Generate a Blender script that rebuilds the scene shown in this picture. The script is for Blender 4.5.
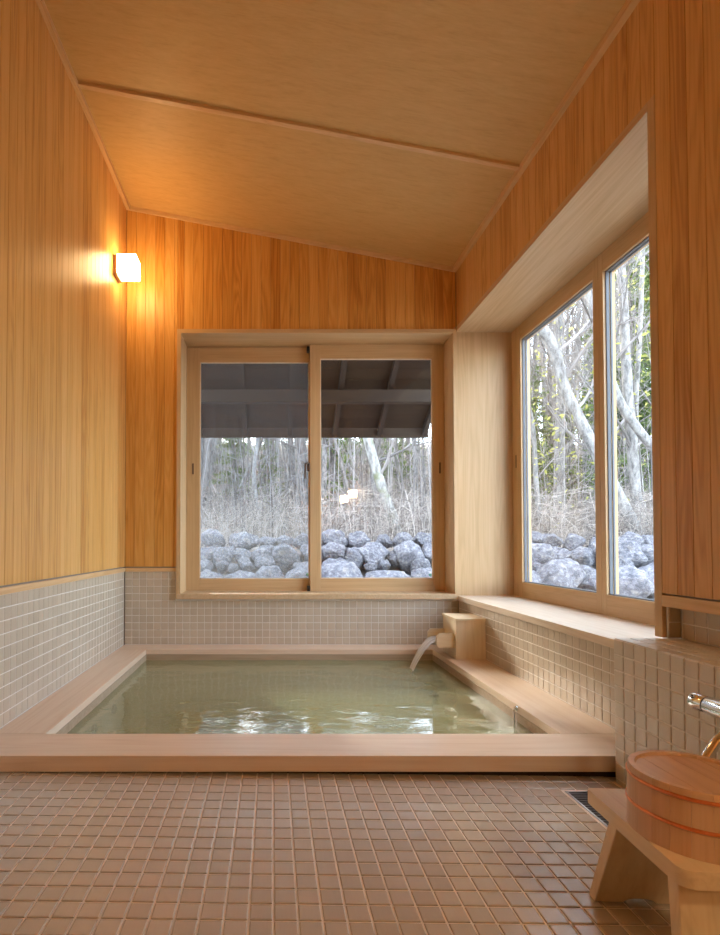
import bpy, bmesh, math, random
from mathutils import Vector, Matrix, noise as mnoise

S = bpy.context.scene
for o in list(bpy.data.objects):
    bpy.data.objects.remove(o, do_unlink=True)
C = S.collection
PI = math.pi

# ------------------------------------------------------------------ camera
F_PX, CX, CY, PITCH, CAM_Z = 534.48, 272.0, 532.58, 0.0212, 0.7568
cam_data = bpy.data.cameras.new('camera')
cam = bpy.data.objects.new('camera', cam_data)
C.objects.link(cam)
cam.location = (0, 0, CAM_Z)
cam.rotation_euler = (PI / 2 + PITCH, 0, 0)
cam_data.sensor_fit = 'VERTICAL'
cam_data.sensor_height = 24.0
cam_data.lens = 24.0 * F_PX / 935.0
cam_data.shift_x = (360.0 - CX) / 935.0
cam_data.shift_y = (CY - 467.5) / 935.0
cam_data.clip_start = 0.02
cam_data.clip_end = 300
S.camera = cam

# ------------------------------------------------------------------ exposure, world, sun
S.view_settings.view_transform = 'Standard'
S.view_settings.look = 'None'
S.view_settings.gamma = 1.0
S.view_settings.use_curve_mapping = False
S.view_settings.exposure = 0.96

SKY_STRENGTH = 0.80
SUN_STRENGTH = 18.0
LAMP_STRENGTH = 15.0
ROOM_LAMP_STRENGTH = 30.0

world = bpy.data.worlds.new('world')
S.world = world
world.use_nodes = True
wn = world.node_tree.nodes
wl = world.node_tree.links
wn.clear()
w_out = wn.new('ShaderNodeOutputWorld')
w_bg = wn.new('ShaderNodeBackground')
sky = wn.new('ShaderNodeTexSky')
sky.sky_type = 'NISHITA'
sky.sun_disc = False
sky.sun_elevation = math.radians(24)
sky.sun_rotation = math.radians(-22)
sky.air_density = 1.0
sky.dust_density = 1.5
w_mix = wn.new('ShaderNodeMix')
w_mix.data_type = 'RGBA'
w_mix.inputs[0].default_value = 0.35
w_mix.inputs[7].default_value = (8.9, 9.7, 11.0, 1)
wl.new(sky.outputs[0], w_mix.inputs[6])
wl.new(w_mix.outputs[2], w_bg.inputs[0])
w_bg.inputs[1].default_value = SKY_STRENGTH
wl.new(w_bg.outputs[0], w_out.inputs[0])

sun_data = bpy.data.lights.new('sun', 'SUN')
sun = bpy.data.objects.new('sun', sun_data)
C.objects.link(sun)
sun_data.energy = SUN_STRENGTH
sun_data.angle = math.radians(5)
sun_data.color = (1.0, 0.93, 0.84)
sun.location = (-4, 12, 8)
sun.rotation_euler = Vector((-0.176, 0.435, 0.20)).to_track_quat('Z', 'Y').to_euler()


def portal(name, loc, rot, sx, sy):
    d = bpy.data.lights.new(name, 'AREA')
    d.shape = 'RECTANGLE'
    d.size = sx
    d.size_y = sy
    d.cycles.is_portal = True
    o = bpy.data.objects.new(name, d)
    C.objects.link(o)
    o.location = loc
    o.rotation_euler = rot
    return o


portal('sky_portal', (0.31, 4.02, 1.3), (PI / 2, 0, PI), 1.75, 1.8).rotation_euler = (-PI / 2, 0, 0)
portal('sky_portal', (1.76, 2.72, 1.3), (0, PI / 2, 0), 1.85, 1.9)


# ------------------------------------------------------------------ helpers
def tag(o, label=None, cat=None, group=None, kind=None):
    if label: o['label'] = label
    if cat: o['category'] = cat
    if group: o['group'] = group
    if kind: o['kind'] = kind
    return o


def empty(name, loc=(0, 0, 0), rz=0.0):
    o = bpy.data.objects.new(name, None)
    o.empty_display_size = 0.05
    C.objects.link(o)
    o.location = loc
    o.rotation_euler = (0, 0, rz)
    return o


class MB:
    """collects geometry for one mesh object (local coordinates)"""

    def __init__(self):
        self.v = []
        self.f = []
        self.m = []
        self.s = []

    def add(self, vs, fs, mi=0, smooth=False):
        n = len(self.v)
        self.v += [tuple(p) for p in vs]
        for f in fs:
            self.f.append(tuple(n + i for i in f))
            self.m.append(mi)
            self.s.append(smooth)

    def box(self, x0, x1, y0, y1, z0, z1, b=0.0, mi=0):
        bm = bmesh.new()
        bmesh.ops.create_cube(bm, size=1)
        for p in bm.verts:
            p.co = Vector((x0 + (p.co.x + .5) * (x1 - x0), y0 + (p.co.y + .5) * (y1 - y0), z0 + (p.co.z + .5) * (z1 - z0)))
        if b > 0:
            b = min(b, 0.45 * min(x1 - x0, y1 - y0, z1 - z0))
            bmesh.ops.bevel(bm, geom=bm.edges[:], offset=b, segments=2, profile=0.6, affect='EDGES')
        self.bm(bm, mi)

    def bm(self, bm, mi=0, smooth=False):
        bm.verts.ensure_lookup_table()
        bm.verts.index_update()
        self.add([p.co.copy() for p in bm.verts], [[q.index for q in f.verts] for f in bm.faces], mi, smooth)
        bm.free()

    def hexa(self, pts, b=0.0, mi=0):
        """eight points: bottom ring 0-3, top ring 4-7"""
        bm = bmesh.new()
        vs = [bm.verts.new(p) for p in pts]
        for f in ((0, 3, 2, 1), (4, 5, 6, 7), (0, 1, 5, 4), (1, 2, 6, 5), (2, 3, 7, 6), (3, 0, 4, 7)):
            bm.faces.new([vs[i] for i in f])
        bmesh.ops.recalc_face_normals(bm, faces=bm.faces[:])
        if b > 0:
            bmesh.ops.bevel(bm, geom=bm.edges[:], offset=b, segments=2, profile=0.6, affect='EDGES')
        self.bm(bm, mi)

    def prism(self, outline, axis, a0, a1, b=0.0, mi=0):
        """outline of 2D points in the plane normal to axis, extruded a0..a1"""
        def P(p, a):
            if axis == 'x': return (a, p[0], p[1])
            if axis == 'y': return (p[0], a, p[1])
            return (p[0], p[1], a)
        bm = bmesh.new()
        A = [bm.verts.new(P(p, a0)) for p in outline]
        B = [bm.verts.new(P(p, a1)) for p in outline]
        n = len(outline)
        bm.faces.new(A)
        bm.faces.new(B[::-1])
        for i in range(n):
            bm.faces.new([A[i], B[i], B[(i + 1) % n], A[(i + 1) % n]])
        bmesh.ops.recalc_face_normals(bm, faces=bm.faces[:])
        if b > 0:
            bmesh.ops.bevel(bm, geom=bm.edges[:], offset=b, segments=2, profile=0.6, affect='EDGES')
        self.bm(bm, mi)

    def tube(self, pts, rad, n=8, mi=0, cap=True, smooth=True):
        pts = [Vector(p) for p in pts]
        if not isinstance(rad, (list, tuple)): rad = [rad] * len(pts)
        rings = []
        up = None
        for i, p in enumerate(pts):
            if i == 0: d = pts[1] - pts[0]
            elif i == len(pts) - 1: d = pts[-1] - pts[-2]
            else: d = (pts[i + 1] - pts[i]).normalized() + (pts[i] - pts[i - 1]).normalized()
            if d.length < 1e-9: d = Vector((0, 0, 1))
            d.normalize()
            if up is None:
                up = Vector((1, 0, 0)) if abs(d.x) < .8 else Vector((0, 1, 0))
            a = (up - d * up.dot(d)).normalized()
            b = d.cross(a)
            up = a
            rings.append([p + (a * math.cos(2 * PI * k / n) + b * math.sin(2 * PI * k / n)) * rad[i] for k in range(n)])
        vs = [q for r in rings for q in r]
        fs = []
        for i in range(len(pts) - 1):
            for k in range(n):
                k2 = (k + 1) % n
                fs.append((i * n + k, i * n + k2, (i + 1) * n + k2, (i + 1) * n + k))
        self.add(vs, fs, mi, smooth)
        if cap:
            m = len(vs)
            self.add(rings[0], [tuple(range(n))[::-1]], mi)
            self.add(rings[-1], [tuple(range(n))], mi)

    def lathe(self, prof, n=64, c=(0, 0, 0), mi=0, smooth=True, closed=False):
        """profile of (r, z) around the z axis"""
        vs = []
        fs = []
        for r, z in prof:
            for k in range(n):
                a = 2 * PI * k / n
                vs.append((c[0] + r * math.cos(a), c[1] + r * math.sin(a), c[2] + z))
        m = len(prof)
        for i in range(m - 1 + (1 if closed else 0)):
            j = (i + 1) % m
            for k in range(n):
                k2 = (k + 1) % n
                fs.append((i * n + k, i * n + k2, j * n + k2, j * n + k))
        self.add(vs, fs, mi, smooth)
        if not closed:
            self.add([vs[k] for k in range(n)], [tuple(range(n))[::-1]], mi)
            self.add([vs[(m - 1) * n + k] for k in range(n)], [tuple(range(n))], mi)

    def build(self, name, mats, parent=None, loc=None, world=False):
        """world=True: the vertices are in world coordinates and the parent is unrotated"""
        me = bpy.data.meshes.new(name)
        off = Vector((0, 0, 0))
        if world and parent is not None:
            p = parent
            while p is not None:
                off += Vector(p.location)
                p = p.parent
        if loc is not None: off = off + Vector(loc) if world else off
        me.from_pydata([(Vector(p) - off) for p in self.v], [], self.f)
        if not isinstance(mats, (list, tuple)): mats = [mats]
        for m in mats: me.materials.append(m)
        me.polygons.foreach_set('material_index', self.m)
        me.polygons.foreach_set('use_smooth', self.s)
        me.validate()
        me.update()
        o = bpy.data.objects.new(name, me)
        C.objects.link(o)
        if parent is not None: o.parent = parent
        if loc is not None and world: o.location = loc
        return o


def smooth_by_angle(o, ang=40):
    bm = bmesh.new()
    bm.from_mesh(o.data)
    for f in bm.faces: f.smooth = True
    for e in bm.edges:
        if len(e.link_faces) == 2 and e.calc_face_angle(0) > math.radians(ang): e.smooth = False
    bm.to_mesh(o.data)
    bm.free()
    return o


def copy_tree(o, parent=None):
    c = o.copy()
    C.objects.link(c)
    c.parent = parent
    for ch in list(o.children): copy_tree(ch, c)
    return c


# ------------------------------------------------------------------ materials
def new_mat(name):
    m = bpy.data.materials.new(name)
    m.use_nodes = True
    nt = m.node_tree
    nt.nodes.clear()
    out = nt.nodes.new('ShaderNodeOutputMaterial')
    return m, nt, out


def N(nt, kind, **kw):
    n = nt.nodes.new(kind)
    for k, v in kw.items(): setattr(n, k, v)
    return n


def principled(nt, out, rough=.5, color=None, metallic=0.0, spec=None, coat=0.0):
    p = nt.nodes.new('ShaderNodeBsdfPrincipled')
    p.inputs['Roughness'].default_value = rough
    p.inputs['Metallic'].default_value = metallic
    if color: p.inputs['Base Color'].default_value = (*color, 1)
    if spec is not None: p.inputs['Specular IOR Level'].default_value = spec
    if coat:
        p.inputs['Coat Weight'].default_value = coat
        p.inputs['Coat Roughness'].default_value = 0.15
    nt.links.new(p.outputs[0], out.inputs[0])
    return p


def plain(name, color, rough=.5, metallic=0.0, var=0.06, scale=20, spec=None):
    m, nt, out = new_mat(name)
    p = principled(nt, out, rough, color, metallic, spec)
    tc = N(nt, 'ShaderNodeTexCoord')
    nz = N(nt, 'ShaderNodeTexNoise')
    nz.inputs['Scale'].default_value = scale
    nt.links.new(tc.outputs['Object'], nz.inputs['Vector'])
    cr = N(nt, 'ShaderNodeValToRGB')
    cr.color_ramp.elements[0].position = .3
    cr.color_ramp.elements[1].position = .7
    cr.color_ramp.elements[0].color = (*[c * (1 - var) for c in color], 1)
    cr.color_ramp.elements[1].color = (*[min(1, c * (1 + var)) for c in color], 1)
    nt.links.new(nz.outputs[0], cr.inputs[0])
    nt.links.new(cr.outputs[0], p.inputs['Base Color'])
    return m


def wood(name, dark, mid, light, axis=2, rough=.42, island=0.0, flow=1.0, bump=.08, spec=.35, band=.35, stretch=1.0):
    """planed timber: grain runs along the given object axis"""
    m, nt, out = new_mat(name)
    L = nt.links.new
    p = principled(nt, out, rough, spec=spec)
    tc = N(nt, 'ShaderNodeTexCoord')
    geo = N(nt, 'ShaderNodeNewGeometry')
    oi = N(nt, 'ShaderNodeObjectInfo')
    rnd = N(nt, 'ShaderNodeMath', operation='ADD')
    L(geo.outputs['Random Per Island'], rnd.inputs[0])
    L(oi.outputs['Random'], rnd.inputs[1])
    off = N(nt, 'ShaderNodeMath', operation='MULTIPLY')
    L(rnd.outputs[0], off.inputs[0])
    off.inputs[1].default_value = 53.0
    va = N(nt, 'ShaderNodeVectorMath', operation='ADD')
    L(tc.outputs['Object'], va.inputs[0])
    L(off.outputs[0], va.inputs[1])

    def stretched(cross, along, detail, rgh=.55):
        mp = N(nt, 'ShaderNodeMapping')
        sc = [cross] * 3
        sc[axis] = along
        mp.inputs['Scale'].default_value = sc
        L(va.outputs[0], mp.inputs[0])
        nz = N(nt, 'ShaderNodeTexNoise')
        nz.inputs['Scale'].default_value = 1.0
        nz.inputs['Detail'].default_value = detail
        nz.inputs['Roughness'].default_value = rgh
        L(mp.outputs[0], nz.inputs['Vector'])
        return nz.outputs[0]
    broad = stretched(9 * flow, .55 * flow * stretch, 2)
    fine = stretched(160, 3.0 * stretch, 3)
    medium = stretched(38, 1.2 * stretch, 4)
    # growth-ring contours drawn out of the broad noise
    mul = N(nt, 'ShaderNodeMath', operation='MULTIPLY')
    L(broad, mul.inputs[0])
    mul.inputs[1].default_value = 15.0
    pp = N(nt, 'ShaderNodeMath', operation='PINGPONG')
    L(mul.outputs[0], pp.inputs[0])
    pp.inputs[1].default_value = .5
    rings = N(nt, 'ShaderNodeMath', operation='MULTIPLY')
    L(pp.outputs[0], rings.inputs[0])
    rings.inputs[1].default_value = band
    a = N(nt, 'ShaderNodeMath', operation='MULTIPLY_ADD')
    L(medium, a.inputs[0])
    a.inputs[1].default_value = .55
    L(rings.outputs[0], a.inputs[2])
    b = N(nt, 'ShaderNodeMath', operation='MULTIPLY_ADD')
    L(fine, b.inputs[0])
    b.inputs[1].default_value = .35
    L(a.outputs[0], b.inputs[2])
    isl = N(nt, 'ShaderNodeMath', operation='MULTIPLY_ADD')
    L(geo.outputs['Random Per Island'], isl.inputs[0])
    isl.inputs[1].default_value = island
    L(b.outputs[0], isl.inputs[2])
    cen = N(nt, 'ShaderNodeMath', operation='SUBTRACT')
    L(isl.outputs[0], cen.inputs[0])
    cen.inputs[1].default_value = .5 * island + .5 * .9 + .25 * band - .5
    cr = N(nt, 'ShaderNodeValToRGB')
    e = cr.color_ramp.elements
    e[0].position = .22
    e[0].color = (*dark, 1)
    e[1].position = .8
    e[1].color = (*light, 1)
    k = e.new(.5)
    k.color = (*mid, 1)
    L(cen.outputs[0], cr.inputs[0])
    L(cr.outputs[0], p.inputs['Base Color'])
    bp = N(nt, 'ShaderNodeBump')
    bp.inputs['Strength'].default_value = bump
    bp.inputs['Distance'].default_value = .0006
    L(b.outputs[0], bp.inputs['Height'])
    L(bp.outputs[0], p.inputs['Normal'])
    return m


def tile_mat(name, c0, c1, rough=.3, streak=0.0, axis=2, spec=.5):
    m, nt, out = new_mat(name)
    L = nt.links.new
    p = principled(nt, out, rough, spec=spec)
    geo = N(nt, 'ShaderNodeNewGeometry')
    tc = N(nt, 'ShaderNodeTexCoord')
    mp = N(nt, 'ShaderNodeMapping')
    sc = [260.0] * 3
    sc[axis] = 12.0
    mp.inputs['Scale'].default_value = sc
    L(tc.outputs['Object'], mp.inputs[0])
    nz = N(nt, 'ShaderNodeTexNoise')
    nz.inputs['Scale'].default_value = 1.0
    L(mp.outputs[0], nz.inputs['Vector'])
    ma = N(nt, 'ShaderNodeMath', operation='MULTIPLY_ADD')
    L(nz.outputs[0], ma.inputs[0])
    ma.inputs[1].default_value = .6
    mb = N(nt, 'ShaderNodeMath', operation='MULTIPLY')
    L(geo.outputs['Random Per Island'], mb.inputs[0])
    mb.inputs[1].default_value = .5
    L(mb.outputs[0], ma.inputs[2])
    mx = N(nt, 'ShaderNodeMix', data_type='RGBA')
    L(ma.outputs[0], mx.inputs[0])
    mx.inputs[6].default_value = (*c0, 1)
    mx.inputs[7].default_value = (*c1, 1)
    L(mx.outputs[2], p.inputs['Base Color'])
    n2 = N(nt, 'ShaderNodeTexNoise')
    n2.inputs['Scale'].default_value = 60
    L(tc.outputs['Object'], n2.inputs['Vector'])
    bp = N(nt, 'ShaderNodeBump')
    bp.inputs['Strength'].default_value = .12
    bp.inputs['Distance'].default_value = .001
    L(n2.outputs[0], bp.inputs['Height'])
    L(bp.outputs[0], p.inputs['Normal'])
    return m


def emit(name, color, strength):
    m, nt, out = new_mat(name)
    e = N(nt, 'ShaderNodeEmission')
    e.inputs[0].default_value = (*color, 1)
    e.inputs[1].default_value = strength
    nt.links.new(e.outputs[0], out.inputs[0])
    return m


M = {}
# wall boards (sawara / hinoki), upright grain
M['board'] = wood('wall_board_wood', (.49, .215, .05), (.70, .385, .115), (.78, .465, .175), axis=2, rough=.36, island=.36, bump=.1, band=.30)
M['board_back'] = wood('back_board_wood', (.46, .18, .03), (.67, .325, .07), (.76, .41, .12), axis=2, rough=.38, island=.38, bump=.1, band=.42)
M['board_side'] = wood('side_board_wood_dimmed', (.46, .215, .055), (.66, .37, .13), (.75, .455, .19), axis=2, rough=.38, island=.3, bump=.1, band=.40)  # right-wall copy of the boards, the weaker light there put into its colour
M['ceiling'] = wood('ceiling_veneer', (.50, .295, .095), (.61, .385, .145), (.68, .45, .19), axis=0, rough=.5, island=.1, flow=.8, band=.15, stretch=.3)
M['trim'] = wood('trim_wood', (.58, .35, .15), (.70, .46, .23), (.77, .54, .30), axis=1, rough=.4)
M['trim_x'] = wood('trim_wood_across', (.58, .35, .15), (.70, .46, .23), (.77, .54, .30), axis=0, rough=.4)
M['trim_z'] = wood('trim_wood_upright', (.40, .22, .09), (.52, .30, .135), (.60, .37, .18), axis=2, rough=.4)
M['lining_z'] = wood('lining_wood_upright', (.50, .32, .15), (.60, .40, .21), (.67, .47, .27), axis=2, rough=.45, flow=.8)
M['lining_y'] = wood('lining_wood_long', (.50, .33, .17), (.60, .42, .24), (.67, .50, .31), axis=1, rough=.45, flow=.8)
M['sill'] = wood('sill_wood', (.66, .52, .38), (.76, .64, .50), (.83, .72, .59), axis=1, rough=.32, flow=.8)
M['sash_z'] = wood('sash_wood_upright', (.48, .30, .14), (.59, .39, .20), (.66, .46, .255), axis=2, rough=.4, band=.2)
M['sash_x'] = wood('sash_wood_across', (.48, .30, .14), (.59, .39, .20), (.66, .46, .255), axis=0, rough=.4, band=.2)
M['sash_y'] = wood('sash_wood_long', (.48, .30, .14), (.59, .39, .20), (.66, .46, .255), axis=1, rough=.4, band=.2)
M['curb_x'] = wood('tub_wood_across', (.66, .475, .32), (.76, .59, .435), (.82, .67, .52), axis=0, rough=.34, flow=.7, band=.25)
M['curb_y'] = wood('tub_wood_long', (.66, .475, .32), (.76, .59, .435), (.82, .67, .52), axis=1, rough=.34, flow=.7, band=.25)
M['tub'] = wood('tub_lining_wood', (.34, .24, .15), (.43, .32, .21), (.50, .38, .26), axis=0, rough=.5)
M['hinoki_z'] = wood('pale_cypress_upright', (.68, .51, .31), (.80, .64, .43), (.86, .72, .52), axis=2, rough=.4, flow=.9, band=.25)
M['hinoki_x'] = wood('pale_cypress_across', (.68, .51, .31), (.80, .64, .43), (.86, .72, .52), axis=0, rough=.4, flow=.9, band=.25)
M['hinoki_y'] = wood('pale_cypress_long', (.68, .51, .31), (.80, .64, .43), (.86, .72, .52), axis=1, rough=.4, flow=.9, band=.25)
M['stave'] = wood('bucket_stave_wood', (.50, .29, .16), (.64, .41, .25), (.72, .49, .32), axis=2, rough=.3, island=.18, band=.2)
M['bucket_top'] = wood('bucket_board_wood', (.48, .27, .14), (.60, .37, .21), (.67, .44, .26), axis=1, rough=.32, island=.25, band=.25)
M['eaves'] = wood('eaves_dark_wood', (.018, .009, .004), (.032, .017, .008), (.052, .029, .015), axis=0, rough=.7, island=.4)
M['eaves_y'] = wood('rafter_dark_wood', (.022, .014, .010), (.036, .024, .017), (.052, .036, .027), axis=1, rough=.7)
M['tile'] = tile_mat('wall_tile_beige', (.49, .40, .295), (.61, .52, .40), rough=.28)
M['grout'] = plain('wall_grout', (.80, .76, .71), .85)
M['tile_block'] = tile_mat('ledge_tile_taupe', (.60, .54, .44), (.70, .645, .55), rough=.28)
M['grout_block'] = plain('ledge_grout', (.86, .80, .72), .85)
M['tile_floor'] = tile_mat('floor_tile_brown', (.50, .43, .35), (.58, .51, .43), rough=.23, axis=1, spec=.95)
M['grout_floor'] = plain('floor_grout', (.88, .80, .72), .8)
M['shadow_gap'] = plain('gap_shade', (.05, .03, .02), .9)  # near-black plinth colour stands in for the shade under the front rim
M['plaster'] = plain('wall_backing', (.35, .3, .25), .9)
M['copper'] = plain('copper_hoop', (.85, .33, .16), .28, metallic=1.0, var=.1, scale=60)
M['chrome'] = plain('polished_chrome', (.82, .83, .85), .07, metallic=1.0, var=.02)
M['dark_chrome'] = plain('dark_gasket', (.10, .11, .12), .3, var=.05)
M['bronze'] = plain('dark_bronze', (.10, .065, .045), .4, metallic=.6)
M['pull_slot'] = plain('finger_pull_slot', (.17, .10, .055), .6)
M['black'] = plain('black_plastic', (.012, .012, .012), .4)
M['grey_seal'] = plain('grey_seal', (.16, .17, .19), .5)
M['steel'] = plain('brushed_steel', (.55, .57, .6), .3, metallic=1.0)
M['steel_dark'] = plain('tarnished_steel', (.22, .20, .19), .4, metallic=.8)
M['pit'] = plain('drain_pit', (.01, .01, .01), .8)
M['lamp_base'] = plain('lamp_base_wood', (.32, .17, .08), .5)
M['sticker'] = plain('pale_blue_sticker', (.30, .85, 1.0), .5)
M['soil'] = plain('garden_soil', (.30, .25, .21), .95, var=.35, scale=3)
M['gravel'] = plain('garden_gravel', (.34, .33, .33), .95, var=.35, scale=30)
M['lamp_glow'] = emit('sconce_glow', (1.0, .66, .30), LAMP_STRENGTH)
M['room_glow'] = emit('room_sconce_glow', (1.0, .73, .41), ROOM_LAMP_STRENGTH)


def schlick(nt, f0, normal=None):
    lw = N(nt, 'ShaderNodeLayerWeight')
    lw.inputs[0].default_value = .5
    if normal is not None: nt.links.new(normal, lw.inputs['Normal'])
    pw = N(nt, 'ShaderNodeMath', operation='POWER')
    nt.links.new(lw.outputs['Facing'], pw.inputs[0])
    pw.inputs[1].default_value = 5.0
    ma = N(nt, 'ShaderNodeMath', operation='MULTIPLY_ADD')
    nt.links.new(pw.outputs[0], ma.inputs[0])
    ma.inputs[1].default_value = 1 - f0
    ma.inputs[2].default_value = f0
    return ma


def glass_mat(name, tint=(1, 1, 1)):
    m, nt, out = new_mat(name)
    L = nt.links.new
    tr = N(nt, 'ShaderNodeBsdfTransparent')
    tr.inputs[0].default_value = (*tint, 1)
    gl = N(nt, 'ShaderNodeBsdfGlossy')
    gl.inputs['Roughness'].default_value = 0.0
    fr = schlick(nt, .035)
    mx = N(nt, 'ShaderNodeMixShader')
    L(fr.outputs[0], mx.inputs[0])
    L(tr.outputs[0], mx.inputs[1])
    L(gl.outputs[0], mx.inputs[2])
    L(mx.outputs[0], out.inputs[0])
    return m


M['glass'] = glass_mat('window_glass', (.96, .98, .98))


def screen_mat():
    m, nt, out = new_mat('insect_screen')
    L = nt.links.new
    tr = N(nt, 'ShaderNodeBsdfTransparent')
    tr.inputs[0].default_value = (.97, .99, 1.0, 1)
    df = N(nt, 'ShaderNodeBsdfDiffuse')
    df.inputs[0].default_value = (.22, .20, .18, 1)
    tl = N(nt, 'ShaderNodeBsdfTranslucent')
    tl.inputs[0].default_value = (.42, .44, .46, 1)
    a = N(nt, 'ShaderNodeMixShader')
    a.inputs[0].default_value = .5
    L(df.outputs[0], a.inputs[1])
    L(tl.outputs[0], a.inputs[2])
    # a fine weave: threads cover a little under a third of the area
    b = N(nt, 'ShaderNodeMixShader')
    b.inputs[0].default_value = .16
    L(tr.outputs[0], b.inputs[1])
    L(a.outputs[0], b.inputs[2])
    L(b.outputs[0], out.inputs[0])
    return m


M['screen'] = screen_mat()


def water_mat():
    m, nt, out = new_mat('bath_water')
    L = nt.links.new
    tc = N(nt, 'ShaderNodeTexCoord')
    mp = N(nt, 'ShaderNodeMapping')
    mp.inputs['Scale'].default_value = (9.0, 15.0, 1)
    L(tc.outputs['Object'], mp.inputs[0])
    n1 = N(nt, 'ShaderNodeTexNoise')
    n1.inputs['Scale'].default_value = 1.0
    n1.inputs['Detail'].default_value = 3
    n1.inputs['Distortion'].default_value = 1.2
    L(mp.outputs[0], n1.inputs['Vector'])
    bp = N(nt, 'ShaderNodeBump')
    bp.inputs['Strength'].default_value = .14
    bp.inputs['Distance'].default_value = .012
    L(n1.outputs[0], bp.inputs['Height'])
    fr = schlick(nt, .20, bp.outputs[0])
    gl = N(nt, 'ShaderNodeBsdfGlossy')
    gl.inputs['Roughness'].default_value = .03
    L(bp.outputs[0], gl.inputs['Normal'])
    df = N(nt, 'ShaderNodeBsdfDiffuse')
    df.inputs[0].default_value = (.45, .47, .25, 1)
    tr = N(nt, 'ShaderNodeBsdfTransparent')
    tr.inputs[0].default_value = (.72, .80, .48, 1)
    body = N(nt, 'ShaderNodeMixShader')
    body.inputs[0].default_value = .45
    L(df.outputs[0], body.inputs[1])
    L(tr.outputs[0], body.inputs[2])
    mx = N(nt, 'ShaderNodeMixShader')
    L(fr.outputs[0], mx.inputs[0])
    L(body.outputs[0], mx.inputs[1])
    L(gl.outputs[0], mx.inputs[2])
    L(mx.outputs[0], out.inputs[0])
    return m


M['water'] = water_mat()


def stream_mat():
    m, nt, out = new_mat('falling_water')
    L = nt.links.new
    tc = N(nt, 'ShaderNodeTexCoord')
    mp = N(nt, 'ShaderNodeMapping')
    mp.inputs['Scale'].default_value = (8, 110, 8)
    L(tc.outputs['Object'], mp.inputs[0])
    nz = N(nt, 'ShaderNodeTexNoise')
    nz.inputs['Scale'].default_value = 1.0
    L(mp.outputs[0], nz.inputs['Vector'])
    cr = N(nt, 'ShaderNodeValToRGB')
    cr.color_ramp.elements[0].position = .35
    cr.color_ramp.elements[1].position = .65
    cr.color_ramp.elements[0].color = (.5, .5, .5, 1)
    cr.color_ramp.elements[1].color = (.9, .9, .9, 1)
    L(nz.outputs[0], cr.inputs[0])
    tr = N(nt, 'ShaderNodeBsdfTransparent')
    p = N(nt, 'ShaderNodeBsdfPrincipled')
    p.inputs['Base Color'].default_value = (.93, .96, 1.0, 1)
    p.inputs['Roughness'].default_value = .1
    mx = N(nt, 'ShaderNodeMixShader')
    L(cr.outputs[0], mx.inputs[0])
    L(tr.outputs[0], mx.inputs[1])
    L(p.outputs[0], mx.inputs[2])
    L(mx.outputs[0], out.inputs[0])
    return m


M['stream'] = stream_mat()


def rock_mat():
    m, nt, out = new_mat('boulder_stone')
    L = nt.links.new
    p = principled(nt, out, .9)
    tc = N(nt, 'ShaderNodeTexCoord')
    oi = N(nt, 'ShaderNodeObjectInfo')
    mu = N(nt, 'ShaderNodeMath', operation='MULTIPLY')
    mu.inputs[1].default_value = 40
    L(oi.outputs['Random'], mu.inputs[0])
    va = N(nt, 'ShaderNodeVectorMath', operation='ADD')
    L(tc.outputs['Object'], va.inputs[0])
    L(mu.outputs[0], va.inputs[1])
    nz = N(nt, 'ShaderNodeTexNoise')
    nz.inputs['Scale'].default_value = 5.5
    nz.inputs['Detail'].default_value = 8
    nz.inputs['Roughness'].default_value = .7
    L(va.outputs[0], nz.inputs['Vector'])
    cr = N(nt, 'ShaderNodeValToRGB')
    e = cr.color_ramp.elements
    e[0].position = .36
    e[0].color = (.09, .088, .105, 1)
    e[1].position = .66
    e[1].color = (.38, .36, .365, 1)
    k = e.new(.5)
    k.color = (.18, .172, .19, 1)
    L(nz.outputs[0], cr.inputs[0])
    # warm lichen blotches
    n2 = N(nt, 'ShaderNodeTexNoise')
    n2.inputs['Scale'].default_value = 3.5
    n2.inputs['Detail'].default_value = 5
    L(va.outputs[0], n2.inputs['Vector'])
    c2 = N(nt, 'ShaderNodeValToRGB')
    c2.color_ramp.elements[0].position = .55
    c2.color_ramp.elements[1].position = .68
    L(n2.outputs[0], c2.inputs[0])
    mf = N(nt, 'ShaderNodeMath', operation='MULTIPLY')
    mf.inputs[1].default_value = .6
    L(c2.outputs[0], mf.inputs[0])
    mx = N(nt, 'ShaderNodeMix', data_type='RGBA')
    L(mf.outputs[0], mx.inputs[0])
    L(cr.outputs[0], mx.inputs[6])
    mx.inputs[7].default_value = (.42, .37, .32, 1)
    L(mx.outputs[2], p.inputs['Base Color'])
    bp = N(nt, 'ShaderNodeBump')
    bp.inputs['Strength'].default_value = 1.0
    bp.inputs['Distance'].default_value = .06
    L(nz.outputs[0], bp.inputs['Height'])
    L(bp.outputs[0], p.inputs['Normal'])
    return m


M['rock'] = rock_mat()


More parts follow.
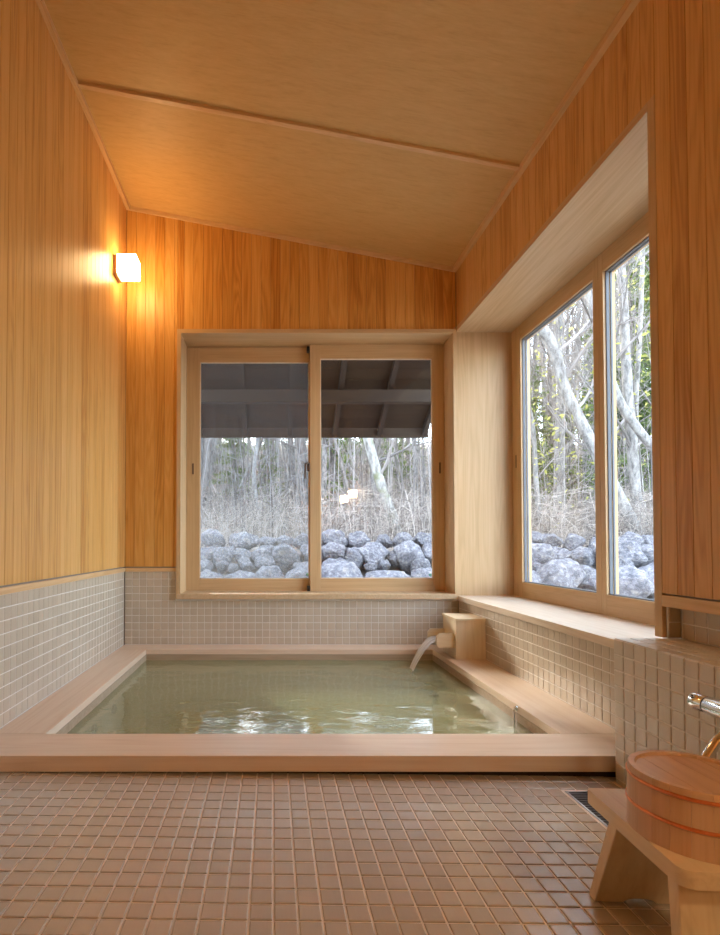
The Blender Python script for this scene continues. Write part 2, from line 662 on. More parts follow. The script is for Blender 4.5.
def bark_mat(name, dark, light, moss=None, scale=14):
    m, nt, out = new_mat(name)
    L = nt.links.new
    p = principled(nt, out, .9)
    tc = N(nt, 'ShaderNodeTexCoord')
    mp = N(nt, 'ShaderNodeMapping')
    mp.inputs['Scale'].default_value = (scale, scale, scale * .35)
    L(tc.outputs['Object'], mp.inputs[0])
    nz = N(nt, 'ShaderNodeTexNoise')
    nz.inputs['Scale'].default_value = 1
    nz.inputs['Detail'].default_value = 7
    nz.inputs['Roughness'].default_value = .7
    L(mp.outputs[0], nz.inputs['Vector'])
    cr = N(nt, 'ShaderNodeValToRGB')
    cr.color_ramp.elements[0].position = .36
    cr.color_ramp.elements[1].position = .58
    cr.color_ramp.elements[0].color = (*dark, 1)
    cr.color_ramp.elements[1].color = (*light, 1)
    L(nz.outputs[0], cr.inputs[0])
    col = cr.outputs[0]
    if moss:
        n2 = N(nt, 'ShaderNodeTexNoise')
        n2.inputs['Scale'].default_value = 3.2
        n2.inputs['Detail'].default_value = 6
        L(tc.outputs['Object'], n2.inputs['Vector'])
        c2 = N(nt, 'ShaderNodeValToRGB')
        c2.color_ramp.elements[0].position = .55
        c2.color_ramp.elements[1].position = .72
        L(n2.outputs[0], c2.inputs[0])
        mx = N(nt, 'ShaderNodeMix', data_type='RGBA')
        L(c2.outputs[0], mx.inputs[0])
        L(col, mx.inputs[6])
        mx.inputs[7].default_value = (*moss, 1)
        col = mx.outputs[2]
    L(col, p.inputs['Base Color'])
    bp = N(nt, 'ShaderNodeBump')
    bp.inputs['Strength'].default_value = .6
    bp.inputs['Distance'].default_value = .02
    L(nz.outputs[0], bp.inputs['Height'])
    L(bp.outputs[0], p.inputs['Normal'])
    return m


M['bark_pale'] = bark_mat('pale_bark', (.10, .092, .088), (.33, .31, .29))
M['bark_moss'] = bark_mat('mossy_pale_bark', (.12, .11, .10), (.38, .36, .33), moss=(.15, .16, .075))
M['bark_grey'] = bark_mat('grey_bark', (.08, .07, .065), (.24, .21, .19))


def stem_mat(name, a, b):
    m, nt, out = new_mat(name)
    L = nt.links.new
    p = principled(nt, out, .85)
    geo = N(nt, 'ShaderNodeNewGeometry')
    mx = N(nt, 'ShaderNodeMix', data_type='RGBA')
    L(geo.outputs['Random Per Island'], mx.inputs[0])
    mx.inputs[6].default_value = (*a, 1)
    mx.inputs[7].default_value = (*b, 1)
    L(mx.outputs[2], p.inputs['Base Color'])
    return m


M['twig'] = stem_mat('twig_bark', (.09, .08, .075), (.40, .36, .34))
M['brush'] = stem_mat('dry_brush', (.09, .07, .06), (.52, .45, .395))


def leaf_mat(name, a, b):
    m, nt, out = new_mat(name)
    L = nt.links.new
    geo = N(nt, 'ShaderNodeNewGeometry')
    mx = N(nt, 'ShaderNodeMix', data_type='RGBA')
    L(geo.outputs['Random Per Island'], mx.inputs[0])
    mx.inputs[6].default_value = (*a, 1)
    mx.inputs[7].default_value = (*b, 1)
    df = N(nt, 'ShaderNodeBsdfDiffuse')
    tl = N(nt, 'ShaderNodeBsdfTranslucent')
    L(mx.outputs[2], df.inputs[0])
    L(mx.outputs[2], tl.inputs[0])
    ms = N(nt, 'ShaderNodeMixShader')
    ms.inputs[0].default_value = .45
    L(df.outputs[0], ms.inputs[1])
    L(tl.outputs[0], ms.inputs[2])
    L(ms.outputs[0], out.inputs[0])
    return m


M['needle'] = leaf_mat('evergreen_foliage', (.06, .10, .035), (.22, .28, .10))
M['yellow_leaf'] = leaf_mat('yellow_green_leaves', (.32, .34, .08), (.60, .55, .20))

# ------------------------------------------------------------------ room dimensions
XL, XR, YB = -1.0146, 1.28, 3.691
Y_REAR = -1.7
T_TOP = .565          # top of the wall tiles
T_TRIM = .592
T_BOARD = .600
CZL, CSL = 3.119, -(3.119 - 2.678) / (1.28 + 1.0146)


def ceil_z(x): return CZL + CSL * (x - XL)


O_TOP, O_Y0 = 2.262, 1.757     # opening of the side window in the right wall
LEDGE_Z, XK, YK = .4495, 1.1145, 1.756
PW = .067


def board_panel(mb, plane, pos, u0, u1, zfun, normal, thick=.012, pw=PW, phase=0.0):
    """upright tongue-and-groove boards; plane 'x' (wall normal to x) or 'y'; zfun(u)->(z0,z1)"""
    k0 = math.floor((u0 - phase) / pw)
    k1 = math.ceil((u1 - phase) / pw)
    g = .0016
    for k in range(k0, k1):
        a = max(u0, phase + k * pw)
        b = min(u1, phase + (k + 1) * pw)
        if b - a < .004: continue
        za0, za1 = zfun(a)
        zb0, zb1 = zfun(b)
        ua, ub = a + .0003, b - .0003
        back = pos - normal * thick
        mid = pos - normal * g * 1.3

        def P(u, d, z):
            return (d, u, z) if plane == 'x' else (u, d, z)
        vs = []
        for z_a, z_b in ((za0, zb0), (za1, zb1)):
            vs += [P(ua, back, z_a), P(ua, mid, z_a), P(ua + g, pos, z_a), P(ub - g, pos, z_b), P(ub, mid, z_b), P(ub, back, z_b)]
        fs = [(i, (i + 1) % 6, 6 + (i + 1) % 6, 6 + i) for i in range(6)] + [(5, 4, 3, 2, 1, 0), (6, 7, 8, 9, 10, 11)]
        bm = bmesh.new()
        bv = [bm.verts.new(p) for p in vs]
        for f in fs: bm.faces.new([bv[i] for i in f])
        bmesh.ops.recalc_face_normals(bm, faces=bm.faces[:])
        mb.bm(bm)


def tiles(mb, origin, U, V, Nn, nu, nv, pitch=.05, gap=.0045, depth=.0028, clip=None, mi=0, bev=.0022, ulim=None, vlim=None):
    """grid of cushion-edged tiles standing proud of a bed; origin = corner, U,V,N unit vectors"""
    O, U, V, Nn = Vector(origin), Vector(U), Vector(V), Vector(Nn)
    for i in range(nu):
        for j in range(nv):
            a0, a1 = i * pitch + gap / 2, (i + 1) * pitch - gap / 2
            b0, b1 = j * pitch + gap / 2, (j + 1) * pitch - gap / 2
            if ulim is not None: a1 = min(a1, ulim)
            if vlim is not None: b1 = min(b1, vlim)
            if a1 - a0 < .006 or b1 - b0 < .006: continue
            if clip and not clip(O + U * (a0 + a1) / 2 + V * (b0 + b1) / 2): continue
            c = min(bev, (a1 - a0) * .3, (b1 - b0) * .3)
            vs = [O + U * a + V * b for a, b in ((a0, b0), (a1, b0), (a1, b1), (a0, b1))]
            vs += [O + U * a + V * b + Nn * (depth * .62) for a, b in ((a0, b0), (a1, b0), (a1, b1), (a0, b1))]
            vs += [O + U * a + V * b + Nn * depth for a, b in ((a0 + c, b0 + c), (a1 - c, b0 + c), (a1 - c, b1 - c), (a0 + c, b1 - c))]
            fs = [(8, 9, 10, 11)]
            for s in (0, 4):
                for k in range(4):
                    k2 = (k + 1) % 4
                    fs.append((s + k, s + k2, s + 4 + k2, s + 4 + k))
            if U.cross(V).dot(Nn) < 0: fs = [f[::-1] for f in fs]
            mb.add(vs, fs, mi)


# ------------------------------------------------------------------ floor
def struct(name, mb, mats):
    o = mb.build(name, mats)
    o['kind'] = 'structure'
    return o


FS = -.012           # the floor falls gently towards the drain
GX0, GX1, GY1 = .911, 1.095, 1.678
mb = MB()


def fz(x): return FS * x * 1.0


slope = Vector((1, 0, FS)).normalized()
nrm = Vector((-FS, 0, 1)).normalized()
x_start = .0028 - 22 * .05
rows = 70
y_start = 1.0915 + 14 * .05 - rows * .05
mb.add([(XL - .05, Y_REAR, fz(XL) - .0028), (GX0, Y_REAR, fz(GX0) - .0028), (GX0, 1.82, fz(GX0) - .0028), (XL - .05, 1.82, fz(XL) - .0028)], [(0, 1, 2, 3)], 1)
mb.add([(GX0, GY1, fz(GX0) - .0028), (1.3, GY1, fz(1.3) - .0028), (1.3, 1.82, fz(1.3) - .0028), (GX0, 1.82, fz(GX0) - .0028)], [(0, 1, 2, 3)], 1)
mb.add([(GX1, Y_REAR, fz(GX1) - .0028), (1.3, Y_REAR, fz(1.3) - .0028), (1.3, GY1, fz(1.3) - .0028), (GX1, GY1, fz(GX1) - .0028)], [(0, 1, 2, 3)], 1)
mb.add([(GX0, Y_REAR, fz(GX0) - .0028), (GX1, Y_REAR, fz(GX1) - .0028), (GX1, .35, fz(GX1) - .0028), (GX0, .35, fz(GX0) - .0028)], [(0, 1, 2, 3)], 1)
tiles(mb, (x_start, y_start, fz(x_start) - .0028), slope, (0, 1, 0), nrm, 46, rows + 1, gap=.005, depth=.0028,
      clip=lambda p: p.y < 1.80 and p.x > XL - .02 and p.x < 1.10 and not (GX0 - .005 < p.x < GX1 + .02 and .35 < p.y < GY1 + .005) and (p.x < GX0 - .0245 or not (.35 < p.y < GY1 + .02)), mi=0, bev=.002)
mb.add([(XL - .05, Y_REAR, -.12), (XL - .05, 1.82, -.12), (1.3, 1.82, -.12), (1.3, Y_REAR, -.12)], [(0, 1, 2, 3)], 1)
floor = struct('floor', mb, [M['tile_floor'], M['grout_floor']])

# ------------------------------------------------------------------ ceiling
mb = MB()
SEAM = 2.70
for ya, yb in ((Y_REAR, -.9), (-.9, .9), (.9, SEAM), (SEAM, YB + .05)):
    ya2, yb2 = ya + .0005, yb - .0005
    xa, xb = XL - .05, 1.30
    pts = [(xa, ya2, ceil_z(xa)), (xb, ya2, ceil_z(xb)), (xb, yb2, ceil_z(xb)), (xa, yb2, ceil_z(xa))]
    pts += [(p[0], p[1], p[2] + .05) for p in pts]
    mb.hexa(pts)
struct('ceiling', mb, M['ceiling'])


def slanted_bar(name, x0, x1, y0, y1, drop, mat, top=0.0):
    mb = MB()
    pts = [(x0, y0, ceil_z(x0) - drop), (x1, y0, ceil_z(x1) - drop), (x1, y1, ceil_z(x1) - drop), (x0, y1, ceil_z(x0) - drop)]
    pts += [(x0, y0, ceil_z(x0) - top), (x1, y0, ceil_z(x1) - top), (x1, y1, ceil_z(x1) - top), (x0, y1, ceil_z(x0) - top)]
    mb.hexa(pts, b=.0015)
    return struct(name, mb, mat)


slanted_bar('trim_1', XL + .0265, XR - .0245, SEAM - .028, SEAM, .016, M['trim_x'])
slanted_bar('trim_1', XL + .0265, XR - .0245, .886, .914, .016, M['trim_x'])
slanted_bar('trim_2', XL, XR, YB - .0135, YB, .028, M['trim_x'])
slanted_bar('trim_3', XL, XL + .026, Y_REAR, YB - .014, .034, M['trim'])
slanted_bar('trim_4', XR - .024, XR, Y_REAR, YB - .014, .034, M['trim'])

# ------------------------------------------------------------------ left wall
TF = .004      # the tile face lies this far behind the board face
mb = MB()
mb.box(XL - .16, XL - .013, Y_REAR - .1, YB + .2, -.6, 3.35)
wl_ = struct('wall_left', mb, M['plaster'])
mb = MB()
board_panel(mb, 'x', XL, Y_REAR, YB, lambda y: (T_BOARD, ceil_z(XL)), 1, phase=.02)
o = mb.build('wood_cladding', M['board'], wl_)
mb = MB()
mb.box(XL - .013, XL - TF - .002, Y_REAR, YB, -.05, T_TOP, mi=1)
tiles(mb, (XL - TF - .002, YB, T_TOP), (0, -1, 0), (0, 0, -1), (1, 0, 0), 110, 12, gap=.0042, depth=.002)
mb.build('wall_tiles', [M['tile'], M['grout']], wl_)
mb = MB()
mb.box(XL - .012, XL + .003, Y_REAR, YB, T_TOP, T_TRIM, b=.001)
struct('trim_5', mb, M['trim'])

# ------------------------------------------------------------------ back wall with its window opening
BW = dict(x0=-.630, x1=1.254, z0=.414, z1=2.217)     # clear opening inside the casing
ox0, ox1, oz0, oz1 = -.658, 1.274, .379, 2.245       # outside of the casing
mb = MB()
Yb0 = YB + .013
mb.box(XL - .15, ox0 + .004, Yb0, YB + .30, -.6, 3.35)
mb.box(ox0 + .004, 1.80, Yb0, YB + .30, oz1 - .004, 3.35)
mb.box(ox0 + .004, 1.80, Yb0, YB + .30, -.6, oz0 + .004)
mb.box(ox1 - .004, 1.80, Yb0, YB + .30, oz0 + .004, oz1 - .004)
wb_ = struct('wall_back', mb, M['plaster'])
mb = MB()
board_panel(mb, 'y', YB, XL, ox0, lambda x: (T_BOARD, ceil_z(x)), -1, phase=XL)
board_panel(mb, 'y', YB, ox0, XR, lambda x: (oz1, ceil_z(x)), -1, phase=XL)
mb.build('wood_cladding', M['board_back'], wb_)
mb = MB()
ty = YB + TF + .002
mb.box(XL, ox0, ty, YB + .013, -.05, T_TOP, mi=1)
mb.box(ox0, XR, ty, YB + .013, -.05, oz0, mi=1)
tiles(mb, (XL, ty, T_TOP), (1, 0, 0), (0, 0, -1), (0, -1, 0), 46, 11, gap=.0042, depth=.002,
      clip=lambda p: p.z < oz0 - .004 or p.x < ox0 - .01)
mb.build('wall_tiles', [M['tile'], M['grout']], wb_)
mb = MB()
mb.box(XL, ox0, YB - .003, YB + .012, T_TOP, T_TRIM, b=.001)
struct('trim_6', mb, M['trim_x'])

# window 1: casing, two sliding sashes, glass
w1 = MB()
yF, yW = YB - .020, 3.975
w1.box(ox0, BW['x0'], yF, yW, oz0, oz1, b=.001)
w1.box(BW['x1'], ox1, yF, yW, oz0, oz1, b=.001)
win1 = struct('window_1', w1, M['lining_z'])
mb = MB()
mb.box(BW['x0'], BW['x1'], yF, yW, BW['z1'], oz1, b=.001)
mb.build('head_casing', M['sash_x'], win1)
mb = MB()
mb.box(BW['x0'] - .022, BW['x1'] + .008, yF - .012, yW, oz0, BW['z0'], b=.002)
mb.build('window_sill', M['lining_y'], win1)


def sash_x(root, x0, x1, z0, z1, gx0, gx1, gz0, gz1, y, depth=.038, label=None, extra=None):
    """sliding sash whose face lies at y, normal to y"""
    mb = MB()
    mb.box(x0, gx0, y, y + depth, z0, z1, b=.0018)
    mb.box(gx1, x1, y, y + depth, z0, z1, b=.0018)
    s = mb.build('sash', M['sash_z'], root)
    if label: s['label'] = label
    mb = MB()
    mb.box(gx0, gx1, y + .0004, y + depth - .0004, gz1, z1, b=.0012)
    mb.box(gx0, gx1, y + .0004, y + depth - .0004, z0, gz0, b=.0012)
    mb.build('sash_rail', M['sash_x'], s)
    mb = MB()
    mb.box(gx0, gx1, y + .016, y + .022, gz0, gz1)
    mb.build('pane', M['glass'], s)
    mb = MB()
    w = .006
    for a in ((gx0, gx0 + w, gz0, gz1), (gx1 - w, gx1, gz0, gz1), (gx0, gx1, gz0, gz0 + w), (gx0, gx1, gz1 - w, gz1)):
        mb.box(a[0], a[1], y + .009, y + .0155, a[2], a[3])
    mb.build('glazing_bead', M['sill'], s)
    return s


sr = sash_x(win1, .278, BW['x1'], BW['z0'] - .006, BW['z1'] - .001, .353, 1.170, .506, 2.113, 3.880)
sl = sash_x(win1, BW['x0'], .352, BW['z0'] - .004, BW['z1'] - .004, -.533, .274, .499, 2.104, 3.930)
# recessed finger pulls (a rim standing on the stile round a dark slot)
for s, xc, yy in ((sl, -.583, 3.93), (sr, 1.222, 3.88)):
    mb = MB()
    mb.box(xc - .011, xc + .011, yy - .0015, yy + .001, 1.262, 1.358, b=.0008, mi=0)
    mb.box(xc - .007, xc + .007, yy - .0022, yy - .0012, 1.270, 1.350, mi=1)
    mb.build('finger_pull', [M['sash_z'], M['pull_slot']], s)
# lock lever on the meeting stile
mb = MB()
mb.box(.254, .274, 3.872, 3.888, 1.285, 1.345, b=.003)
mb.tube([(.266, 3.876, 1.335), (.258, 3.852, 1.340), (.242, 3.846, 1.332), (.238, 3.845, 1.225)], [.007, .008, .009, .007], n=10)
mb.build('lock_lever', M['bronze'], sr)
for z in (2.185, .432):
    mb = MB()
    mb.box(.256, .276, 3.884, 3.925, z - .02, z + .02, b=.004)
    mb.build('stop_block', M['black'], sr)
for s, xc, yy in ((sr, 1.152, 3.8955), (sl, .262, 3.9455)):
    mb = MB()
    mb.box(xc - .010, xc + .010, yy - .0005, yy, .521, .541)
    k = mb.build('window_sticker', M['sticker'], s)
    k['label'] = 'small pale blue sticker at the bottom corner of the pane'
mb = MB()
mb.box(-.60, .30, 3.972, 3.9735, .43, 2.20, mi=0)
sc_ = mb.build('insect_screen', M['screen'], win1)
mb = MB()
for a in ((-.63, -.60, .42, 2.21), (.30, .33, .42, 2.21), (-.60, .30, .42, .45), (-.60, .30, 2.18, 2.21)):
    mb.box(a[0], a[1], 3.966, 3.98, a[2], a[3])
mb.build('screen_frame', M['grey_seal'], sc_)

# ------------------------------------------------------------------ right wall, its deep window recess, ledge and niche
XW = 1.665
mb = MB()
mb.box(XR + .013, XR + .62, Y_REAR - .1, O_Y0, T_TRIM - .03, 3.30)
mb.box(XR + .013, XR + .40, O_Y0, YB + .013, O_TOP + .004, 3.30)
mb.box(1.345, XR + .62, Y_REAR - .1, O_Y0, -.6, T_TRIM - .031)
mb.box(XR + .013, XR + .40, O_Y0, YB + .013, -.6, .36)
wr_ = struct('wall_right', mb, M['plaster'])
mb = MB()
board_panel(mb, 'x', XR, Y_REAR, O_Y0, lambda y: (T_BOARD - .004, ceil_z(XR)), -1, phase=O_Y0)
board_panel(mb, 'x', XR, O_Y0, YB, lambda y: (O_TOP, ceil_z(XR)), -1, phase=O_Y0)
mb.build('wood_cladding', M['board_side'], wr_)
mb = MB()
tx = XR + TF + .002
mb.box(tx, XR + .013, O_Y0, YB, -.05, .366, mi=1)
tiles(mb, (tx, YB, .366), (0, -1, 0), (0, 0, -1), (-1, 0, 0), 39, 7, gap=.0042, depth=.002)
mb.box(1.331, 1.345, Y_REAR, O_Y0 - .013, LEDGE_Z, T_TRIM - .03, mi=1)
tiles(mb, (1.331, O_Y0 - .02, LEDGE_Z), (0, -1, 0), (0, 0, 1), (-1, 0, 0), 68, 3, gap=.0042, depth=.002, vlim=.113)
mb.build('wall_tiles', [M['tile'], M['grout']], wr_)
mb = MB()
mb.box(XR - .003, 1.345, Y_REAR, O_Y0 - .002, .553, T_TRIM - .002, b=.001)
struct('trim_7', mb, M['trim'])
mb = MB()
mb.box(1.291, 1.345, O_Y0 - .0095, O_Y0 - .0025, LEDGE_Z + .0003, .5525, mi=1)
tiles(mb, (1.292, O_Y0 - .0095, LEDGE_Z + .002), (1, 0, 0), (0, 0, 1), (0, -1, 0), 1, 3, gap=.0042, depth=.002, ulim=.038, vlim=.10)
mb.build('niche_end_tiles', [M['tile'], M['grout']], wr_)
# tiled ledge (apron wall of the washing place)
mb = MB()
dz = .0028
mb.box(XK + dz, 1.345, Y_REAR, YK - dz, -.05, LEDGE_Z - dz, mi=1)
tiles(mb, (XK + dz, YK - dz, LEDGE_Z - .001), (0, -1, 0), (0, 0, -1), (-1, 0, 0), 69, 10, gap=.0046)
tiles(mb, (XK + .001, YK - dz, LEDGE_Z - dz), (0, -1, 0), (1, 0, 0), (0, 0, 1), 69, 5, gap=.0046, vlim=.212)
tiles(mb, (XK + .001, YK - dz, LEDGE_Z - .001), (1, 0, 0), (0, 0, -1), (0, 1, 0), 5, 10, gap=.0046)
o = struct('wall_ledge', mb, [M['tile_block'], M['grout_block']])

# window 2: lining of the recess, sill, frame, sashes
mb = MB()
mb.box(XR, XW + .09, YB, YB + .012, .366, O_TOP, b=.001)                 # far reveal
mb.box(XR - .002, XW + .09, O_Y0, O_Y0 + .034, LEDGE_Z + .0005, O_TOP - .001, b=.001)       # near jamb
win2 = struct('window_2', mb, M['lining_z'])
mb = MB()
mb.box(XR - .002, XW + .09, O_Y0 + .034, YB, O_TOP - .033, O_TOP, b=.001)
mb.build('head_lining', M['lining_y'], win2)
mb = MB()
mb.box(XR - .006, XW + .09, YK + .0, YB - .0005, .367, .4004, b=.0015)
mb.build('window_sill', M['sill'], win2)
mb = MB()
mb.box(XR - .014, XR - .002, YB - .019, YB + .004, .39, O_TOP, b=.001)
mb.build('corner_post', M['lining_z'], win2)
zt, zb = O_TOP - .034, .4006
gzt, gzb = 2.130, .503


def sash_y(root, y0, y1, gy0, gy1, x, depth=.062):
    mb = MB()
    mb.box(x, x + depth, y0, gy0, zb, zt, b=.0018)
    mb.box(x, x + depth, gy1, y1, zb, zt, b=.0018)
    s = mb.build('sash', M['sash_z'], root)
    mb = MB()
    mb.box(x + .0004, x + depth - .0004, gy0, gy1, gzt, zt, b=.0012)
    mb.box(x + .0004, x + depth - .0004, gy0, gy1, zb, gzb, b=.0012)
    mb.build('sash_rail', M['sash_y'], s)
    mb = MB()
    mb.box(x + .030, x + .036, gy0, gy1, gzb, gzt)
    mb.build('pane', M['glass'], s)
    mb = MB()
    w = .005
    for a in ((gy0, gy0 + w, gzb, gzt), (gy1 - w, gy1, gzb, gzt), (gy0, gy1, gzb, gzb + w), (gy0, gy1, gzt - w, gzt)):
        mb.box(x + .014, x + .0295, a[0], a[1], a[2], a[3])
        mb.box(x + .0365, x + .045, a[0], a[1], a[2], a[3])
    mb.build('gasket', M['grey_seal'], s)
    return s


s2 = sash_y(win2, 2.705, YB - .001, 2.750, 3.560, XW)
s3 = sash_y(win2, O_Y0 + .036, 2.704, O_Y0 + .13, 2.665, XW)
mb = MB()
mb.box(XW - .0015, XW + .001, 3.622, 3.642, 1.268, 1.370, b=.0008, mi=0)
mb.box(XW - .0022, XW - .0012, 3.626, 3.638, 1.276, 1.362, mi=1)
mb.build('finger_pull', [M['sash_z'], M['bronze']], s2)

# ------------------------------------------------------------------ rear wall behind the camera with a door
mb = MB()
mb.box(XL - .15, XR + .62, Y_REAR - .12, Y_REAR, -.12, 3.35)
wf_ = struct('wall_rear', mb, M['plaster'])
mb = MB()
board_panel(mb, 'y', Y_REAR + .012, XL, XR, lambda x: (0.03, ceil_z(x)), 1, phase=XL)
mb.build('wood_cladding', M['board'], wf_)
mb = MB()
mb.box(-.55, .30, Y_REAR + .012, Y_REAR + .05, .03, 2.03, b=.004)
door = struct('door_1', mb, M['sash_z'])
mb = MB()
mb.box(.20, .23, Y_REAR + .05, Y_REAR + .075, .85, 1.15, b=.006)
mb.build('door_handle', M['bronze'], door)

# ------------------------------------------------------------------ bathtub
ZC, ZCU = .0642, .012
XCL, XCR, YCB, YC1, YC2 = -.826, 1.054, 3.525, 1.967, 1.762
WATER = -.006
tub = empty('bathtub', (0, 2.75, -.60))
tag(tub, 'built-in timber-rimmed soaking bath filled with greenish water below the windows', 'bathtub')
mb = MB()
mb.box(XL - .002, XR - .0005, YC2, YC1, ZCU, ZC, b=.002)
mb.build('front_rim', M['curb_x'], tub, world=True)
mb = MB()
mb.box(XL + .0, XR + .0, YCB, YB + .003, .032, ZC, b=.002)
mb.build('back_rim', M['curb_x'], tub, world=True)
mb = MB()
mb.box(XL - .002, XCL, YC1 + .0005, YCB - .0005, .032, ZC, b=.002)
mb.build('side_rim', M['curb_y'], tub, world=True)
mb = MB()
mb.box(XCR, XR + .003, YC1 + .0005, YCB - .0005, .032, ZC, b=.002)
mb.build('side_rim', M['curb_y'], tub, world=True)
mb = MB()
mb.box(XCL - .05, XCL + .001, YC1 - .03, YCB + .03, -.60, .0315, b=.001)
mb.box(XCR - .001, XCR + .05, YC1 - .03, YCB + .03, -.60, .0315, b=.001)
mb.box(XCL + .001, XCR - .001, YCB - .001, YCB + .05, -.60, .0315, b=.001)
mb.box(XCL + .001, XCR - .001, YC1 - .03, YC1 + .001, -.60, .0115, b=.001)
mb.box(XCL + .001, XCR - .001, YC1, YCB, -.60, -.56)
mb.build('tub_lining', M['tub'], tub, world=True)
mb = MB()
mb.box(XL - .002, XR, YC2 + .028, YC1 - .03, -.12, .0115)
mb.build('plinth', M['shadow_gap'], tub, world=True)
for y in (2.483, 2.791):
    f = MB()
    bm = bmesh.new()
    f.tube([(XCL + .001, y, -.10), (XCL + .012, y, -.10)], .024, n=20)
    f.tube([(XCL + .012, y, -.10), (XCL + .020, y, -.10)], .013, n=16)
    bm.free()
    k = f.build('water_inlet', M['bronze'], tub, world=True)

# water surface with gentle swell and rings round the falling stream
mb = MB()
nx, ny = 90, 78
vs = []
for j in range(ny + 1):
    for i in range(nx + 1):
        x = XCL + .0012 + (XCR - XCL - .0024) * i / nx
        y = YC1 + .0012 + (YCB - YC1 - .0024) * j / ny
        r = math.hypot(x - .83, y - 3.30)
        z = WATER + .0035 * math.sin(r * 42) * math.exp(-r * 3.0)
        z += .0022 * mnoise.noise(Vector((x * 5, y * 8, 1.3))) + .0010 * mnoise.noise(Vector((x * 13, y * 19, 4.3)))
        vs.append((x, y, z))
fs = [(j * (nx + 1) + i, j * (nx + 1) + i + 1, (j + 1) * (nx + 1) + i + 1, (j + 1) * (nx + 1) + i) for j in range(ny) for i in range(nx)]
mb.add(vs, fs, 0, True)
wat = mb.build('bath_water', M['water'])
tag(wat, 'murky green bath water with rippled window reflections', 'water', kind='stuff')

# hook with a cord on the right rim
hk = empty('level_probe', (XCR, 2.31, ZC - .02))
tag(hk, 'small metal hook with a thin cord hanging into the bath from the right rim', 'hook')
mb = MB()
mb.tube([(XCR - .001, 2.31, ZC - .014), (XCR - .010, 2.31, ZC - .008), (XCR - .014, 2.31, ZC - .014), (XCR - .014, 2.31, ZC - .026)], .003, n=8)
mb.tube([(XCR - .0005, 2.31, ZC - .014), (XCR - .006, 2.31, ZC - .014)], .010, n=12)
mb.build('hook', M['chrome'], hk, world=True)
mb = MB()
mb.tube([(XCR - .014, 2.31, ZC - .026), (XCR - .014, 2.308, WATER - .03)], .0022, n=6)
mb.build('cord', M['steel'], hk, world=True)

# ------------------------------------------------------------------ water spout box
bx = empty('spout_box', (1.19, 3.34, ZC))
tag(bx, 'pale square timber water spout box on the right back corner of the bath rim', 'water spout')
BX0, BX1, BY0, BY1 = 1.106, 1.2835, 3.222, 3.467
mb = MB()
mb.box(BX0, BX1, BY0, BY1, ZC, .293, b=.0015)
mb.build('box_body', M['hinoki_z'], bx, world=True)
mb = MB()
mb.box(BX0 - .006, BX1 + .001, BY0 - .006, BY1 + .006, .2935, .309, b=.002)
mb.build('lid', M['hinoki_x'], bx, world=True)


def trough_side(y0, y1):
    mb = MB()
    X0 = .998
    mb.prism([(X0 + .006, .134), (X0, .146), (X0, .194), (X0 + .016, .214), (BX0 - .0005, .214), (BX0 - .0005, .128), (X0 + .012, .128)], 'y', y0, y1, b=.001)
    return mb


trough_side(3.250, 3.264).build('trough_side', M['hinoki_x'], bx, world=True)
trough_side(3.436, 3.450).build('trough_side', M['hinoki_x'], bx, world=True)
mb = MB()
mb.box(1.006, BX0 - .0005, 3.2645, 3.4355, .140, .155, b=.001)
mb.build('trough_floor', M['hinoki_x'], bx, world=True)

# falling water: a curved sheet that narrows and breaks up
mb = MB()
nn, mm = 26, 20
vs = []
x_e, z_e = .845, WATER
for i in range(nn + 1):
    t = i / nn
    x = 1.05 - (1.05 - x_e) * t
    if t < .2: z = .168
    else:
        q = (t - .2) / .8
        z = .168 - (.168 - z_e) * q ** 1.75
    w = .082 * (1 - .45 * t)
    th = .011 * (1 - .4 * t)
    yc = 3.35 - .10 * max(0, t - .1)
    for k in range(mm):
        a = 2 * PI * k / mm
        wob = 1 + .10 * mnoise.noise(Vector((t * 6, math.cos(a) * 3, math.sin(a) * 3)))
        vs.append((x + th * .6 * math.sin(a), yc + w * math.cos(a) * wob, z + th * math.sin(a) * wob))
fs = [(i * mm + k, i * mm + (k + 1) % mm, (i + 1) * mm + (k + 1) % mm, (i + 1) * mm + k) for i in range(nn) for k in range(mm)]
mb.add(vs, fs, 0, True)
st = mb.build('water_stream', M['stream'])
tag(st, 'clear water pouring from the timber spout into the bath', 'water', kind='stuff')

# ------------------------------------------------------------------ wall lamp
def sconce(loc, side, glow, label):
    """cube sconce on a side wall; side=+1 when it stands off towards +x"""
    r = empty('wall_lamp', loc)
    tag(r, label, 'lamp', None)
    mb = MB()
    a, b = sorted((0, side * .024))
    mb.box(a, b, -.058, .058, -.072, .056, b=.002)
    mb.build('lamp_base', M['lamp_base'], r)
    mb = MB()
    a, b = sorted((side * .0242, side * .145))
    mb.box(a, b, -.062, .062, -.060, .060, b=.004)
    mb.build('lamp_shade', glow, r)
    return r


sconce((XL + .0005, 3.43, 2.548), 1, M['lamp_glow'], 'small lit opal cube lamp high on the left wall near the back corner')
sconce((XR - .0005, -.12, 1.50), -1, M['room_glow'], 'lit opal cube lamp on the right wall over the washing place')
sconce((XR - .0005, -1.05, 1.50), -1, M['room_glow'], 'lit opal cube lamp on the right wall near the entrance door')

